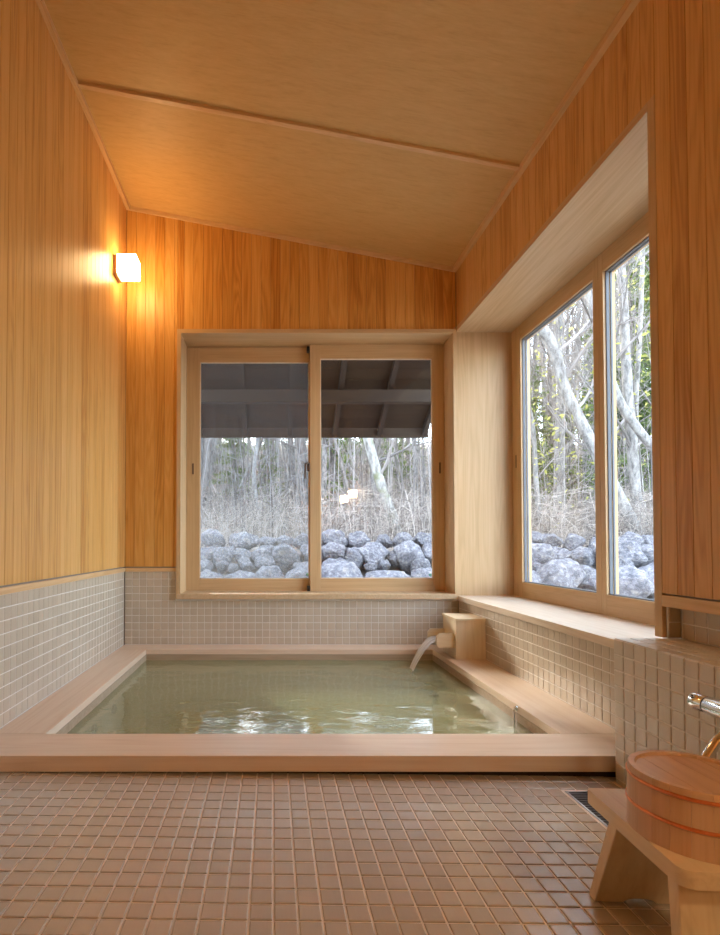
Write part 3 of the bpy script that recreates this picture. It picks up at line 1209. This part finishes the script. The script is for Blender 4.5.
# ------------------------------------------------------------------ stool and bucket
stool = empty('bath_stool', (.776, 1.028, fz(.776)), rz=math.radians(3.6) * -1)
tag(stool, 'low pale timber bath stool with splayed legs beside the tiled ledge', 'stool')
H0 = .222 - fz(.776)
mb = MB()
hw, hl, r = .096, .150, .022
out = []
for cx, cy, a0 in ((hw - r, hl - r, 0), (-hw + .006, hl - .006, 90), (-hw + r, -hl + r, 180), (hw - r, -hl + r, 270)):
    rr = .006 if a0 == 90 else r
    for k in range(7):
        a = math.radians(a0 + 15 * k)
        out.append((cx + rr * math.cos(a), cy + rr * math.sin(a)))
bm = bmesh.new()
A = [bm.verts.new((p[0], p[1], H0 - .030)) for p in out]
B = [bm.verts.new((p[0], p[1], H0)) for p in out]
bm.faces.new(A[::-1])
top = bm.faces.new(B)
for i in range(len(out)):
    bm.faces.new([A[i], A[(i + 1) % len(out)], B[(i + 1) % len(out)], B[i]])
eds = [e for e in bm.edges if abs(e.verts[0].co.z - e.verts[1].co.z) < 1e-5]
bmesh.ops.bevel(bm, geom=eds, offset=.0025, segments=2, profile=.6, affect='EDGES')
mb.bm(bm)
so = smooth_by_angle(mb.build('seat', M['hinoki_y'], stool), 35)


def stool_leg(sgn):
    """slab leg splayed outwards, with an arched notch in its foot"""
    mb = MB()
    zt_, wt, wb = H0 - .0305, .078, .093
    yt0, yt1 = (.062, .092) if sgn > 0 else (-.110, -.082)
    yb0, yb1 = (.128, .153) if sgn > 0 else (-.150, -.122)
    n = 15
    front, back = [], []
    out = [(-wt, 1), (wt, 1), (wb, 0)]
    # foot line from right to left with the notch
    nt = .034
    out.append((nt, 0))
    for k in range(1, 8):
        a = PI * k / 8
        out.append((nt * math.cos(a), .055 * math.sin(a) / 1.0))
    out.append((-nt, 0))
    out.append((-wb, 0))
    bm = bmesh.new()
    A, B = [], []
    for x, t in out:
        z = t * zt_
        ya = yb0 + (yt0 - yb0) * t
        yb_ = yb1 + (yt1 - yb1) * t
        A.append(bm.verts.new((x, ya, z)))
        B.append(bm.verts.new((x, yb_, z)))
    bm.faces.new(A)
    bm.faces.new(B[::-1])
    for i in range(len(out)):
        bm.faces.new([A[i], B[i], B[(i + 1) % len(out)], A[(i + 1) % len(out)]])
    bmesh.ops.recalc_face_normals(bm, faces=bm.faces[:])
    bmesh.ops.bevel(bm, geom=bm.edges[:], offset=.0015, segments=1, affect='EDGES')
    mb.bm(bm)
    mb.build('leg', M['hinoki_z'], stool)


stool_leg(1)
stool_leg(-1)

bk = empty('wash_bucket', (.784, 1.001, .2223))
tag(bk, 'round upturned timber wash bucket with two copper hoops on the bath stool', 'bucket')
HB = .113
mb = MB()
ns = 22
for k in range(ns):
    a0, a1 = 2 * PI * k / ns + .0015, 2 * PI * (k + 1) / ns - .0015
    q = 5
    vs = []
    for rr, z in ((.1075, 0), (.1065, .002), (.1045, HB - .003), (.1025, HB), (.0925, HB), (.0905, HB - .003), (.0905, 0)):
        for i in range(q):
            a = a0 + (a1 - a0) * i / (q - 1)
            vs.append((rr * math.cos(a), rr * math.sin(a), z))
    m7 = 7
    fs = []
    for j in range(m7):
        j2 = (j + 1) % m7
        for i in range(q - 1):
            fs.append((j * q + i, j * q + i + 1, j2 * q + i + 1, j2 * q + i))
    fs.append(tuple(j * q for j in range(m7))[::-1])
    fs.append(tuple(j * q + q - 1 for j in range(m7)))
    mb.add(vs, fs, 0, False)
smooth_by_angle(mb.build('staves', M['stave'], bk), 40)
mb = MB()
R = .0903
cuts = [-R, -.045, .012, .06, R]
for i in range(4):
    a, b = cuts[i] + .0004, cuts[i + 1] - .0004
    pts = []
    K = 14
    for k in range(K + 1):
        x = a + (b - a) * k / K
        pts.append((x, math.sqrt(max(0, R * R - x * x))))
    for k in range(K, -1, -1):
        x = a + (b - a) * k / K
        pts.append((x, -math.sqrt(max(0, R * R - x * x))))
    cl = [pts[0]]
    for p_ in pts[1:]:
        if (Vector(p_) - Vector(cl[-1])).length > 1e-5: cl.append(p_)
    if (Vector(cl[0]) - Vector(cl[-1])).length < 1e-5: cl.pop()
    mb.prism(cl, 'z', HB - .018, HB - .005)
o = mb.build('bottom_board', M['bucket_top'], bk)
for z, rr in ((.098, .1053), (.048, .1062)):
    mb = MB()
    mb.lathe([(rr, z - .0035), (rr + .002, z - .002), (rr + .002, z + .002), (rr, z + .0035)], n=72, closed=True)
    mb.build('hoop', M['copper'], bk)

# ------------------------------------------------------------------ mixer tap on the ledge
tap = empty('mixer_tap', (1.06, 1.25, .365))
tag(tap, 'polished chrome thermostatic mixer tap fixed to the tiled ledge', 'tap')
AX, AZ = 1.062, .364
mb = MB()
mb.lathe([(.018, 0), (.0205, .002), (.0215, .006), (.0215, .040), (.0208, .042)], n=32)
for i, p_ in enumerate(mb.v): mb.v[i] = (AX + p_[0], 1.352 - p_[2], AZ + p_[1])
mb.build('temperature_knob', M['chrome'], tap, world=True)
mb = MB()
mb.tube([(AX, 1.3095, AZ), (AX, 1.306, AZ)], .0188, n=32)
mb.build('dial_ring', M['dark_chrome'], tap, world=True)
mb = MB()
mb.tube([(AX, 1.3055, AZ), (AX, 1.304, AZ), (AX, 1.10, AZ)], [.0215, .0225, .0225], n=36)
mb.build('valve_body', M['chrome'], tap, world=True)
mb = MB()
mb.lathe([(.018, 0), (.0205, .002), (.0215, .006), (.0215, .040), (.0208, .042)], n=32)
for i, p_ in enumerate(mb.v): mb.v[i] = (AX + p_[0], 1.055 + p_[2], AZ + p_[1])
mb.build('flow_knob', M['chrome'], tap, world=True)
for y in (1.26, 1.14):
    mb = MB()
    mb.tube([(AX + .018, y, AZ), (XK - .0005, y, AZ)], [.013, .013], n=20)
    mb.tube([(XK - .009, y, AZ), (XK - .0005, y, AZ)], [.026, .027], n=28)
    mb.build('wall_flange', M['chrome'], tap, world=True)
mb = MB()
mb.tube([(AX - .002, 1.20, AZ - .018), (1.040, 1.20, .350 - .006), (1.012, 1.20, .338), (.990, 1.20, .316), (.966, 1.20, .281), (.948, 1.20, .255)], [.012, .0115, .0105, .010, .010, .0105], n=18)
mb.build('spout', M['chrome'], tap, world=True)

# ------------------------------------------------------------------ floor drain
dr = empty('floor_drain', (1.0, 1.3, -.03))
tag(dr, 'long narrow dark floor drain grate with a steel rim beside the tiled ledge', 'drain grate')
mb = MB()
zf = fz(1.0)
y0d = .36
mb.box(GX0, GX0 + .006, y0d, GY1, zf - .03, zf + .0005)
mb.box(GX1 - .006, GX1, y0d, GY1, zf - .03, zf + .0005)
mb.box(GX0 + .006, GX1 - .006, GY1 - .005, GY1, zf - .03, zf + .0005)
mb.box(GX0 + .006, GX1 - .006, y0d, y0d + .005, zf - .03, zf + .0005)
mb.build('rim', M['steel'], dr, world=True)
mb = MB()
mb.box(GX0 + .001, GX1 - .001, y0d, GY1 - .001, zf - .08, zf - .035)
mb.build('trough', M['pit'], dr, world=True)
mb = MB()
yy = GY1 - .012
while yy > y0d + .01:
    mb.box(GX0 + .0065, GX1 - .0065, yy - .0045, yy, zf - .012, zf - .001)
    yy -= .0145
g_ = mb.build('grate', M['steel_dark'], dr, world=True)

# ------------------------------------------------------------------ eaves outside the back window
ev = empty('eaves_roof', (0, 4.9, 2.2))
tag(ev, 'dark stained timber eaves with rafters seen through the upper back window', 'roof')


def ev_z(y): return 2.085 + (6.1 - y) * .62


mb = MB()
EX0, EX1, EY0, EY1 = -6.0, 1.80, 4.0, 6.1
yy = EY0 + .06
while yy < EY1 - .02:
    y2 = yy + .12
    z0, z1 = ev_z(yy), ev_z(y2)
    pts = [(EX0, yy, z0), (EX1, yy, z0), (EX1, y2 - .006, z1), (EX0, y2 - .006, z1)]
    pts += [(p[0], p[1], p[2] + .03) for p in pts]
    mb.hexa(pts)
    yy = y2
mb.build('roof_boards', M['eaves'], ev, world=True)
xr_ = .695 - 12 * .515
while xr_ < EX1:
    mb = MB()
    a, b = EY0, EY1 + .02
    pts = [(xr_, a, ev_z(a) - .075), (xr_ + .05, a, ev_z(a) - .075), (xr_ + .05, b, ev_z(b) - .075), (xr_, b, ev_z(b) - .075)]
    pts += [(p[0], p[1], p[2] + .0745) for p in pts]
    mb.hexa(pts, b=.002)
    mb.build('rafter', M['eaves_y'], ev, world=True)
    xr_ += .515
mb = MB()
yp = 5.46
mb.box(EX0, EX1 - .1, yp, yp + .10, 2.215, ev_z(yp + .10) - .076, b=.003)
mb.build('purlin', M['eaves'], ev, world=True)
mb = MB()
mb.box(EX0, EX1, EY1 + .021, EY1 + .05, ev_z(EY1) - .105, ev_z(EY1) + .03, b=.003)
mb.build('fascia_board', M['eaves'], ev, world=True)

# ------------------------------------------------------------------ outdoors: ground, boulders, trees
rng = random.Random(11)


def yard_z(x, y):
    """height of the ground outdoors"""
    t = max(0.0, min(1.0, (y - 6.85) / 1.05))
    base = -.25 + .95 * t
    if y > 7.9: base = .70 + .02 * (y - 7.9) + .0165 * min(y - 7.9, 16.0) ** 2
    base += .14 * max(0.0, -x - 6.0) * max(0.0, min(1.0, (y - 9) / 6.0))
    return base + .05 * mnoise.noise(Vector((x * .6, y * .6, .3))) + .015 * mnoise.noise(Vector((x * 3, y * 3, .3)))


mb = MB()
gx = [-30 + i * .6 for i in range(0, 125)]
gy = [4.02 + .18 * i for i in range(26)] + [9 + 1.0 * i for i in range(1, 52)]
vs = [(x, y, yard_z(x, y)) for y in gy for x in gx]
nxg = len(gx)
fs = [(j * nxg + i, j * nxg + i + 1, (j + 1) * nxg + i + 1, (j + 1) * nxg + i) for j in range(len(gy) - 1) for i in range(nxg - 1)]
mb.add(vs, fs, 0, True)
vs = [(x, y, yard_z(x, 4.02)) for y in (-8, 4.02) for x in (1.93, 46)]
mb.add([(1.93, -8, -.25), (46, -8, -.25), (46, 4.02, -.25), (1.93, 4.02, -.25)], [(0, 1, 2, 3)], 0)
gr_ = mb.build('yard_ground', M['soil'])
tag(gr_, kind='structure')


def rock_mesh(seed):
    bm = bmesh.new()
    bmesh.ops.create_icosphere(bm, subdivisions=4, radius=1)
    r = random.Random(seed)
    off = Vector((r.uniform(0, 50), r.uniform(0, 50), r.uniform(0, 50)))
    planes = [(Vector((r.gauss(0, 1), r.gauss(0, 1), r.gauss(0, 1))).normalized(), r.uniform(.55, .85)) for _ in range(14)]
    for v in bm.verts:
        p = v.co.copy()
        for n_, d_ in planes:
            k = p.dot(n_) - d_
            if k > 0: p -= n_ * k * .92
        p *= 1 + .22 * mnoise.noise(p * 1.6 + off) + .07 * mnoise.noise(p * 4.5 + off) + .04 * mnoise.noise(p * 11 + off)
        v.co = p
    for f in bm.faces: f.smooth = True
    me = bpy.data.meshes.new('boulder')
    bm.to_mesh(me)
    bm.free()
    me.materials.append(M['rock'])
    return me


rock_meshes = [rock_mesh(s) for s in range(7)]


def rock(x, y, z, s, row):
    o = bpy.data.objects.new('boulder', rng.choice(rock_meshes))
    C.objects.link(o)
    o.location = (x, y, z)
    o.scale = (s * rng.uniform(1.0, 1.22), s * rng.uniform(.85, 1.05), s * rng.uniform(.78, .98))
    o.rotation_euler = (rng.uniform(-.35, .35), rng.uniform(-.35, .35), rng.uniform(0, 2 * PI))
    if row == 0:
        tag(o, 'large grey boulder in the lower course of the garden rock bank', 'boulder', 'large boulders of the lower course')
    elif row == 1:
        tag(o, 'grey boulder in the upper course of the garden rock bank', 'boulder', 'boulders of the upper course')
    else:
        tag(o, 'small grey stone on top of the garden rock bank', 'stone', 'small stones on the rock bank')
    return o


RX0, RX1 = -5.6, 7.4
x = RX0
while x < RX1:
    s = rng.uniform(.22, .40)
    rock(x, 6.95 + rng.uniform(-.06, .06), .22 + rng.uniform(-.03, .05), s * 1.12, 0)
    x += s * 1.6
x = RX0 + .2
while x < RX1:
    s = rng.uniform(.24, .32)
    rock(x, 6.80 + rng.uniform(-.06, .06), -.16 + rng.uniform(-.03, .05), s, 0)
    x += s * 1.9
x = RX0 + .1
while x < RX1:
    s = rng.uniform(.13, .25)
    rock(x, 7.45 + rng.uniform(-.08, .08), .58 + rng.uniform(-.03, .03), s * 1.1, 1)
    x += s * 1.5
x = RX0 + .2
while x < RX1:
    s = rng.uniform(.12, .21)
    rock(x, 7.72 + rng.uniform(-.08, .08), .76 + rng.uniform(-.02, .05), s, 1)
    x += s * rng.uniform(1.5, 2.2)
for k in range(46):
    rock(rng.uniform(-2.2, RX1), 7.20 + rng.uniform(-.10, .12), .46 + rng.uniform(-.03, .03), rng.uniform(.07, .15), 2)


def ray_pt(u, v, y):
    """the point of the place at depth y that the lens sees at pixel (u, v)"""
    x = (u - CX) / F_PX
    z2 = (CY - v) / F_PX
    c, s = math.cos(PITCH), math.sin(PITCH)
    yy = c - s * z2
    zz = s + c * z2
    t = y / yy
    return Vector((x * t, y, zz * t + CAM_Z))


def smooth_path(pts, n=5):
    P = [Vector(p) for p in pts]
    P = [P[0] * 2 - P[1]] + P + [P[-1] * 2 - P[-2]]
    res = []
    for i in range(1, len(P) - 2):
        for k in range(n):
            t = k / n
            a, b, c, d = P[i - 1], P[i], P[i + 1], P[i + 2]
            res.append(.5 * ((2 * b) + (c - a) * t + (2 * a - 5 * b + 4 * c - d) * t * t + (3 * b - a - 3 * c + d) * t ** 3))
    res.append(P[-2])
    return res


def branches(mb, r, p, d, length, rad, depth, segs=5, spread=.7, up=.12, kids=(3, 5)):
    """recursive bare branch"""
    pts = [p.copy()]
    rads = [rad]
    dd = d.normalized()
    for i in range(segs):
        dd = (dd + Vector((r.gauss(0, .16), r.gauss(0, .16), r.gauss(0, .12) + up * .4))).normalized()
        pts.append(pts[-1] + dd * length / segs)
        rads.append(rad * (1 - .75 * (i + 1) / segs))
    mb.tube(pts, rads, n=4 if rad < .02 else 6, cap=False)
    if depth <= 0: return
    for k in range(r.randint(*kids)):
        t = r.uniform(.25, .98)
        i = min(segs - 1, int(t * segs))
        q = pts[i].lerp(pts[i + 1], t * segs - i)
        ax = Vector((r.gauss(0, 1), r.gauss(0, 1), r.gauss(0, 1))).normalized()
        nd = (pts[i + 1] - pts[i]).normalized()
        nd = (nd + ax * spread).normalized()
        nd.z += up
        branches(mb, r, q, nd, length * r.uniform(.42, .66), max(.003, rads[i] * .55), depth - 1, max(3, segs - 1), spread, up, kids)


def hero_tree(pix, y, r0, r1, mat, label, seed, group=None, nb=9, top_extra=3.0, blen=1.7, leaves=None):
    """a trunk along points of the picture (top to foot) at depth y, carried on above the view"""
    P = [ray_pt(u, v, y + (dy[0] if dy else 0)) for (u, v, *dy) in pix]
    P = P[::-1]
    foot = P[0].copy()
    gz = yard_z(foot.x, foot.y) - .15
    if foot.z > gz: P.insert(0, Vector((foot.x + (P[0].x - P[1].x) * .2, foot.y, gz)))
    d = (P[-1] - P[-2]).normalized()
    d = (d + Vector((0, 0, .5))).normalized()
    P.append(P[-1] + d * top_extra * .5)
    P.append(P[-1] + (d + Vector((0, 0, .4))).normalized() * top_extra * .5)
    path = smooth_path(P, 5)
    n = len(path)
    rads = [r0 + (r1 - r0) * (i / (n - 1)) ** .9 for i in range(n)]
    rads[0] *= 1.5
    rads[1] *= 1.25
    r = random.Random(seed)
    root = empty('bare_tree', path[0])
    tag(root, label, 'tree', group)
    mb = MB()
    mb.tube(path, rads, n=12, cap=False)
    mb.build('trunk', mat, root, world=True)
    mb = MB()
    for k in range(nb):
        t = r.uniform(.25, .97)
        i = int(t * (n - 1))
        a = r.uniform(0, 2 * PI)
        dv = Vector((math.cos(a), math.sin(a) * .8, r.uniform(.3, 1.0)))
        branches(mb, r, path[i], dv, blen * r.uniform(.6, 1.1), rads[i] * .32, 3, kids=(3, 5))
    mb.build('branches', M['twig'], root, world=True)
    if leaves:
        mb = MB()
        for k in range(leaves):
            c = path[r.randint(n // 3, n - 1)] + Vector((r.gauss(0, .55), r.gauss(0, .5), r.gauss(0, .5)))
            leaf(mb, r, c, r.uniform(.03, .06))
        mb.build('leaves', M['yellow_leaf'], root, world=True)
    return root


def leaf(mb, r, c, s):
    a = Vector((r.gauss(0, 1), r.gauss(0, 1), r.gauss(0, .6))).normalized()
    b = a.cross(Vector((r.gauss(0, 1), r.gauss(0, 1), r.gauss(0, 1)))).normalized()
    mb.add([c - a * s, c - b * s * .45, c + a * s, c + b * s * .45], [(0, 1, 2, 3)])


hero_tree([(338, 330), (350, 380), (364, 425), (374, 462), (386, 500), (399, 534)], 9.2, 0.102, 0.061, M['bark_moss'],
          'leaning pale mossy tree trunk seen through the right pane of the back window', 1, blen=1.9)
hero_tree([(320, 380), (334, 436), (343, 470), (350, 498), (357, 528)], 10.2, 0.037, 0.024, M['bark_grey'],
          'thin dark leaning trunk left of the mossy tree', 2, blen=1.4, nb=7)
hero_tree([(390, 400), (396, 445), (404, 490), (414, 530)], 11.0, 0.027, 0.017, M['bark_grey'],
          'thin upright trunk right of the mossy tree', 3, blen=1.5, nb=7)
hero_tree([(505, 270), (530, 312), (552, 345), (566, 392), (590, 440), (614, 488), (637, 534)], 8.7, 0.102, 0.075, M['bark_pale'],
          'big pale leaning tree curving up to the left in the side window', 4, blen=2.1, nb=11)
hero_tree([(612, 180), (619, 245), (623, 300), (626, 360), (630, 425), (635, 485), (641, 534)], 9.1, 0.088, 0.061, M['bark_pale'],
          'straight pale upright trunk in the near pane of the side window', 5, blen=1.9, leaves=420)
hero_tree([(560, 215), (588, 290), (600, 345), (618, 398), (640, 432), (668, 466), (690, 500), (705, 534)], 8.8, 0.082, 0.054, M['bark_pale'],
          'pale trunk leaning to the left behind the mullion of the side window', 6, blen=1.8)
hero_tree([(640, 330), (636, 400), (638, 460), (646, 534)], 9.9, 0.054, 0.034, M['bark_moss'],
          'slim mossy trunk behind the straight pale trunk', 7, blen=1.6, leaves=420)
hero_tree([(524, 380), (533, 430), (536, 480), (540, 525)], 9.6, 0.048, 0.034, M['bark_pale'],
          'slim pale trunk at the far edge of the side window', 8, blen=1.6, leaves=650)
hero_tree([(560, 330), (563, 400), (562, 460), (566, 528)], 11.5, 0.054, 0.034, M['bark_pale'],
          'pale trunk standing behind the bend of the big leaning tree', 9, blen=1.8)
hero_tree([(262, 400), (258, 440), (254, 480), (262, 530)], 10.5, 0.048, 0.034, M['bark_pale'],
          'pale trunk seen through the left pane of the back window', 10, blen=1.7)
hero_tree([(290, 380), (262, 440), (238, 500), (230, 532)], 12.5, 0.041, 0.027, M['bark_grey'],
          'thin grey trunk leaning to the right in the left pane', 12, blen=1.5)

# woods behind: slender bare trees, five kinds copied
protos = []
for s in range(5):
    r = random.Random(100 + s)
    root = empty('woodland_tree', (0, 0, 0))
    tag(root, 'slender bare tree in the woods behind the rock bank', 'tree', 'bare trees of the woods')
    h = 9.0 + 2.5 * (s % 3)
    path = [Vector((0, 0, -.2))]
    dx, dy = r.uniform(-.06, .06), r.uniform(-.04, .04)
    for i in range(1, 11):
        path.append(Vector((path[-1].x + dx * h / 10 + r.gauss(0, .03), path[-1].y + dy * h / 10 + r.gauss(0, .03), h * i / 10)))
    mb = MB()
    rad = [.095 * (1 - .085 * i) for i in range(11)]
    mb.tube(path, rad, n=8, cap=False)
    mb.build('trunk', M['bark_pale'] if s % 2 == 0 else M['bark_grey'], root)
    mb = MB()
    for k in range(22):
        t = r.uniform(.16, .98)
        i = int(t * 9.99)
        q = path[i].lerp(path[i + 1], t * 10 - i)
        a = r.uniform(0, 2 * PI)
        branches(mb, r, q, Vector((math.cos(a), math.sin(a), r.uniform(.4, 1.3))), r.uniform(.9, 1.9) * (1.2 - .5 * t), .022, 2, kids=(3, 5))
    mb.build('branches', M['twig'], root)
    protos.append(root)
k = 0
for j in range(196):
    y = 10.8 + 15.0 * ((j % 140) / 140.0) ** .9 + rng.uniform(-.5, .5)
    x = rng.uniform(-.32, .98) * y if j < 140 else rng.uniform(-1.05, -.30) * y
    src = protos[j % 5]
    o = src if j < 5 else copy_tree(src)
    o.location = (x, y, yard_z(x, y))
    o.rotation_euler = (rng.uniform(-.05, .05), rng.uniform(-.08, .08), rng.uniform(0, 2 * PI))
    sc = rng.uniform(.75, 1.2)
    o.scale = (sc, sc, sc)

# evergreens
ev_protos = []
for s in range(3):
    r = random.Random(200 + s)
    root = empty('evergreen_tree', (0, 0, 0))
    tag(root, 'dense evergreen conifer in the woods behind the bare trees', 'tree', 'evergreens of the woods')
    h = 9.0
    mb = MB()
    mb.tube([(0, 0, -.2), (0, 0, h)], [.16, .02], n=8, cap=False)
    mb.build('trunk', M['bark_grey'], root)
    mb = MB()
    for k in range(150):
        t = r.uniform(.10, 1.0) ** .9
        z = h * t
        L_ = (1 - t) * 2.3 + .3
        a = r.uniform(0, 2 * PI)
        ln = L_ * r.uniform(.6, 1.0)
        dr_ = Vector((math.cos(a), math.sin(a), r.uniform(-.12, .12)))
        for q in range(int(16 + ln * 22)):
            d_ = ln * r.uniform(.15, 1.0)
            c = Vector((0, 0, z)) + dr_ * d_ + Vector((r.gauss(0, .11), r.gauss(0, .11), r.gauss(0, .06) - .08 * d_ * d_))
            leaf(mb, r, c, r.uniform(.05, .10))
    mb.build('foliage', M['needle'], root)
    ev_protos.append(root)
spots = [(9.0, 12.3, .85), (8.0, 12.4, .7), (11.4, 14.6, 1.0), (10.2, 13.2, .95), (12.6, 17.0, 1.1), (12.9, 18.5, .9), (4.9, 19.0, .45), (13.8, 20.5, 1.2),
         (1.4, 16.0, .50), (2.6, 18.5, .55), (-1.9, 19.5, .6), (-3.6, 21.0, .6), (.2, 22.0, .6), (4.2, 21.5, .6), (15.5, 16.5, 1.0), (3.6, 15.4, .40), (1.45, 12.2, .34), (-1.0, 14.0, .42), (-.1, 13.2, .30), (6.1, 12.4, .42), (7.9, 11.7, .75), (7.2, 14.8, .40), (-9.0, 14, .6), (-11.5, 13.5, .6), (-13.5, 16, .7), (-10.5, 17, .7)]
for j, (x, y, sc) in enumerate(spots):
    src = ev_protos[j % 3]
    o = src if j < 3 else copy_tree(src)
    o.location = (x, y, yard_z(x, y))
    o.scale = (sc, sc, sc)
    o.rotation_euler = (0, 0, rng.uniform(0, 2 * PI))

# thin saplings and whips standing through the woods
r = random.Random(55)
mb = MB()
for k in range(900):
    y = 9.0 + 13 * r.random()
    x = r.uniform(-.34, .95) * y
    z = yard_z(x, y)
    h = r.uniform(1.6, 4.5)
    tx, tyy = r.gauss(0, .10), r.gauss(0, .10)
    pts = [Vector((x + tx * h * t * t, y + tyy * h * t * t, z - .05 + h * t)) for t in (0, .25, .5, .75, 1)]
    w = r.uniform(.006, .016)
    mb.tube(pts, [w, w * .85, w * .65, w * .45, w * .2], n=4, cap=False)
    for q in range(r.randint(5, 10)):
        t = r.uniform(.2, .95) * 4
        i = int(t)
        b = pts[i].lerp(pts[min(4, i + 1)], t - i)
        e_ = b + Vector((r.gauss(0, .30), r.gauss(0, .30), r.uniform(.1, .5)))
        m_ = b.lerp(e_, .5) + Vector((r.gauss(0, .04), r.gauss(0, .04), .0))
        mb.tube([b, m_, e_], [w * .5, w * .35, w * .15], n=3, cap=False, smooth=False)
sp_ = mb.build('saplings', M['twig'])
tag(sp_, 'thicket of thin bare saplings among the trees', 'saplings', kind='stuff')

# dry undergrowth
r = random.Random(77)
mb = MB()
for k in range(6800):
    y = 8.15 + 12.5 * r.random() ** 1.5
    x = (r.uniform(-.34, .95) if k % 4 else r.uniform(-1.0, -.3)) * y
    z = yard_z(x, y)
    h = r.uniform(.25, .95) * (1 + .07 * (y - 8))
    w = r.uniform(.003, .008) * (1 + .05 * (y - 8))
    a = r.uniform(0, 2 * PI)
    ln = r.uniform(0, .9) * h
    p0 = Vector((x, y, z - .03))
    p1 = Vector((x + ln * .35 * math.cos(a), y + ln * .35 * math.sin(a), z + h * .55))
    p2 = Vector((x + ln * math.cos(a), y + ln * math.sin(a), z + h))
    mb.tube([p0, p1, p2], [w, w * .8, w * .3], n=3, cap=False, smooth=False)
    for q in range(r.randint(3, 7)):
        b = p0.lerp(p1, r.uniform(.2, 1)) if r.random() < .5 else p1.lerp(p2, r.uniform(0, .9))
        e_ = b + Vector((r.gauss(0, .28), r.gauss(0, .28), r.uniform(-.05, .3))) * h
        mb.tube([b, e_], [w * .6, w * .25], n=3, cap=False, smooth=False)
br = mb.build('undergrowth', M['brush'])
tag(br, 'tangle of pale dry undergrowth between the rock bank and the woods', 'undergrowth', kind='stuff')
mb = MB()
for k in range(9000):
    y = 7.9 + 10 * r.random() ** 1.6
    x = r.uniform(-.34, .95) * y
    leaf(mb, r, Vector((x, y, yard_z(x, y) + r.uniform(.005, .05))), r.uniform(.02, .045))
lf = mb.build('fallen_leaves', M['brush'])
tag(lf, 'fallen leaves and dry grass covering the forest floor', 'leaves', kind='stuff')
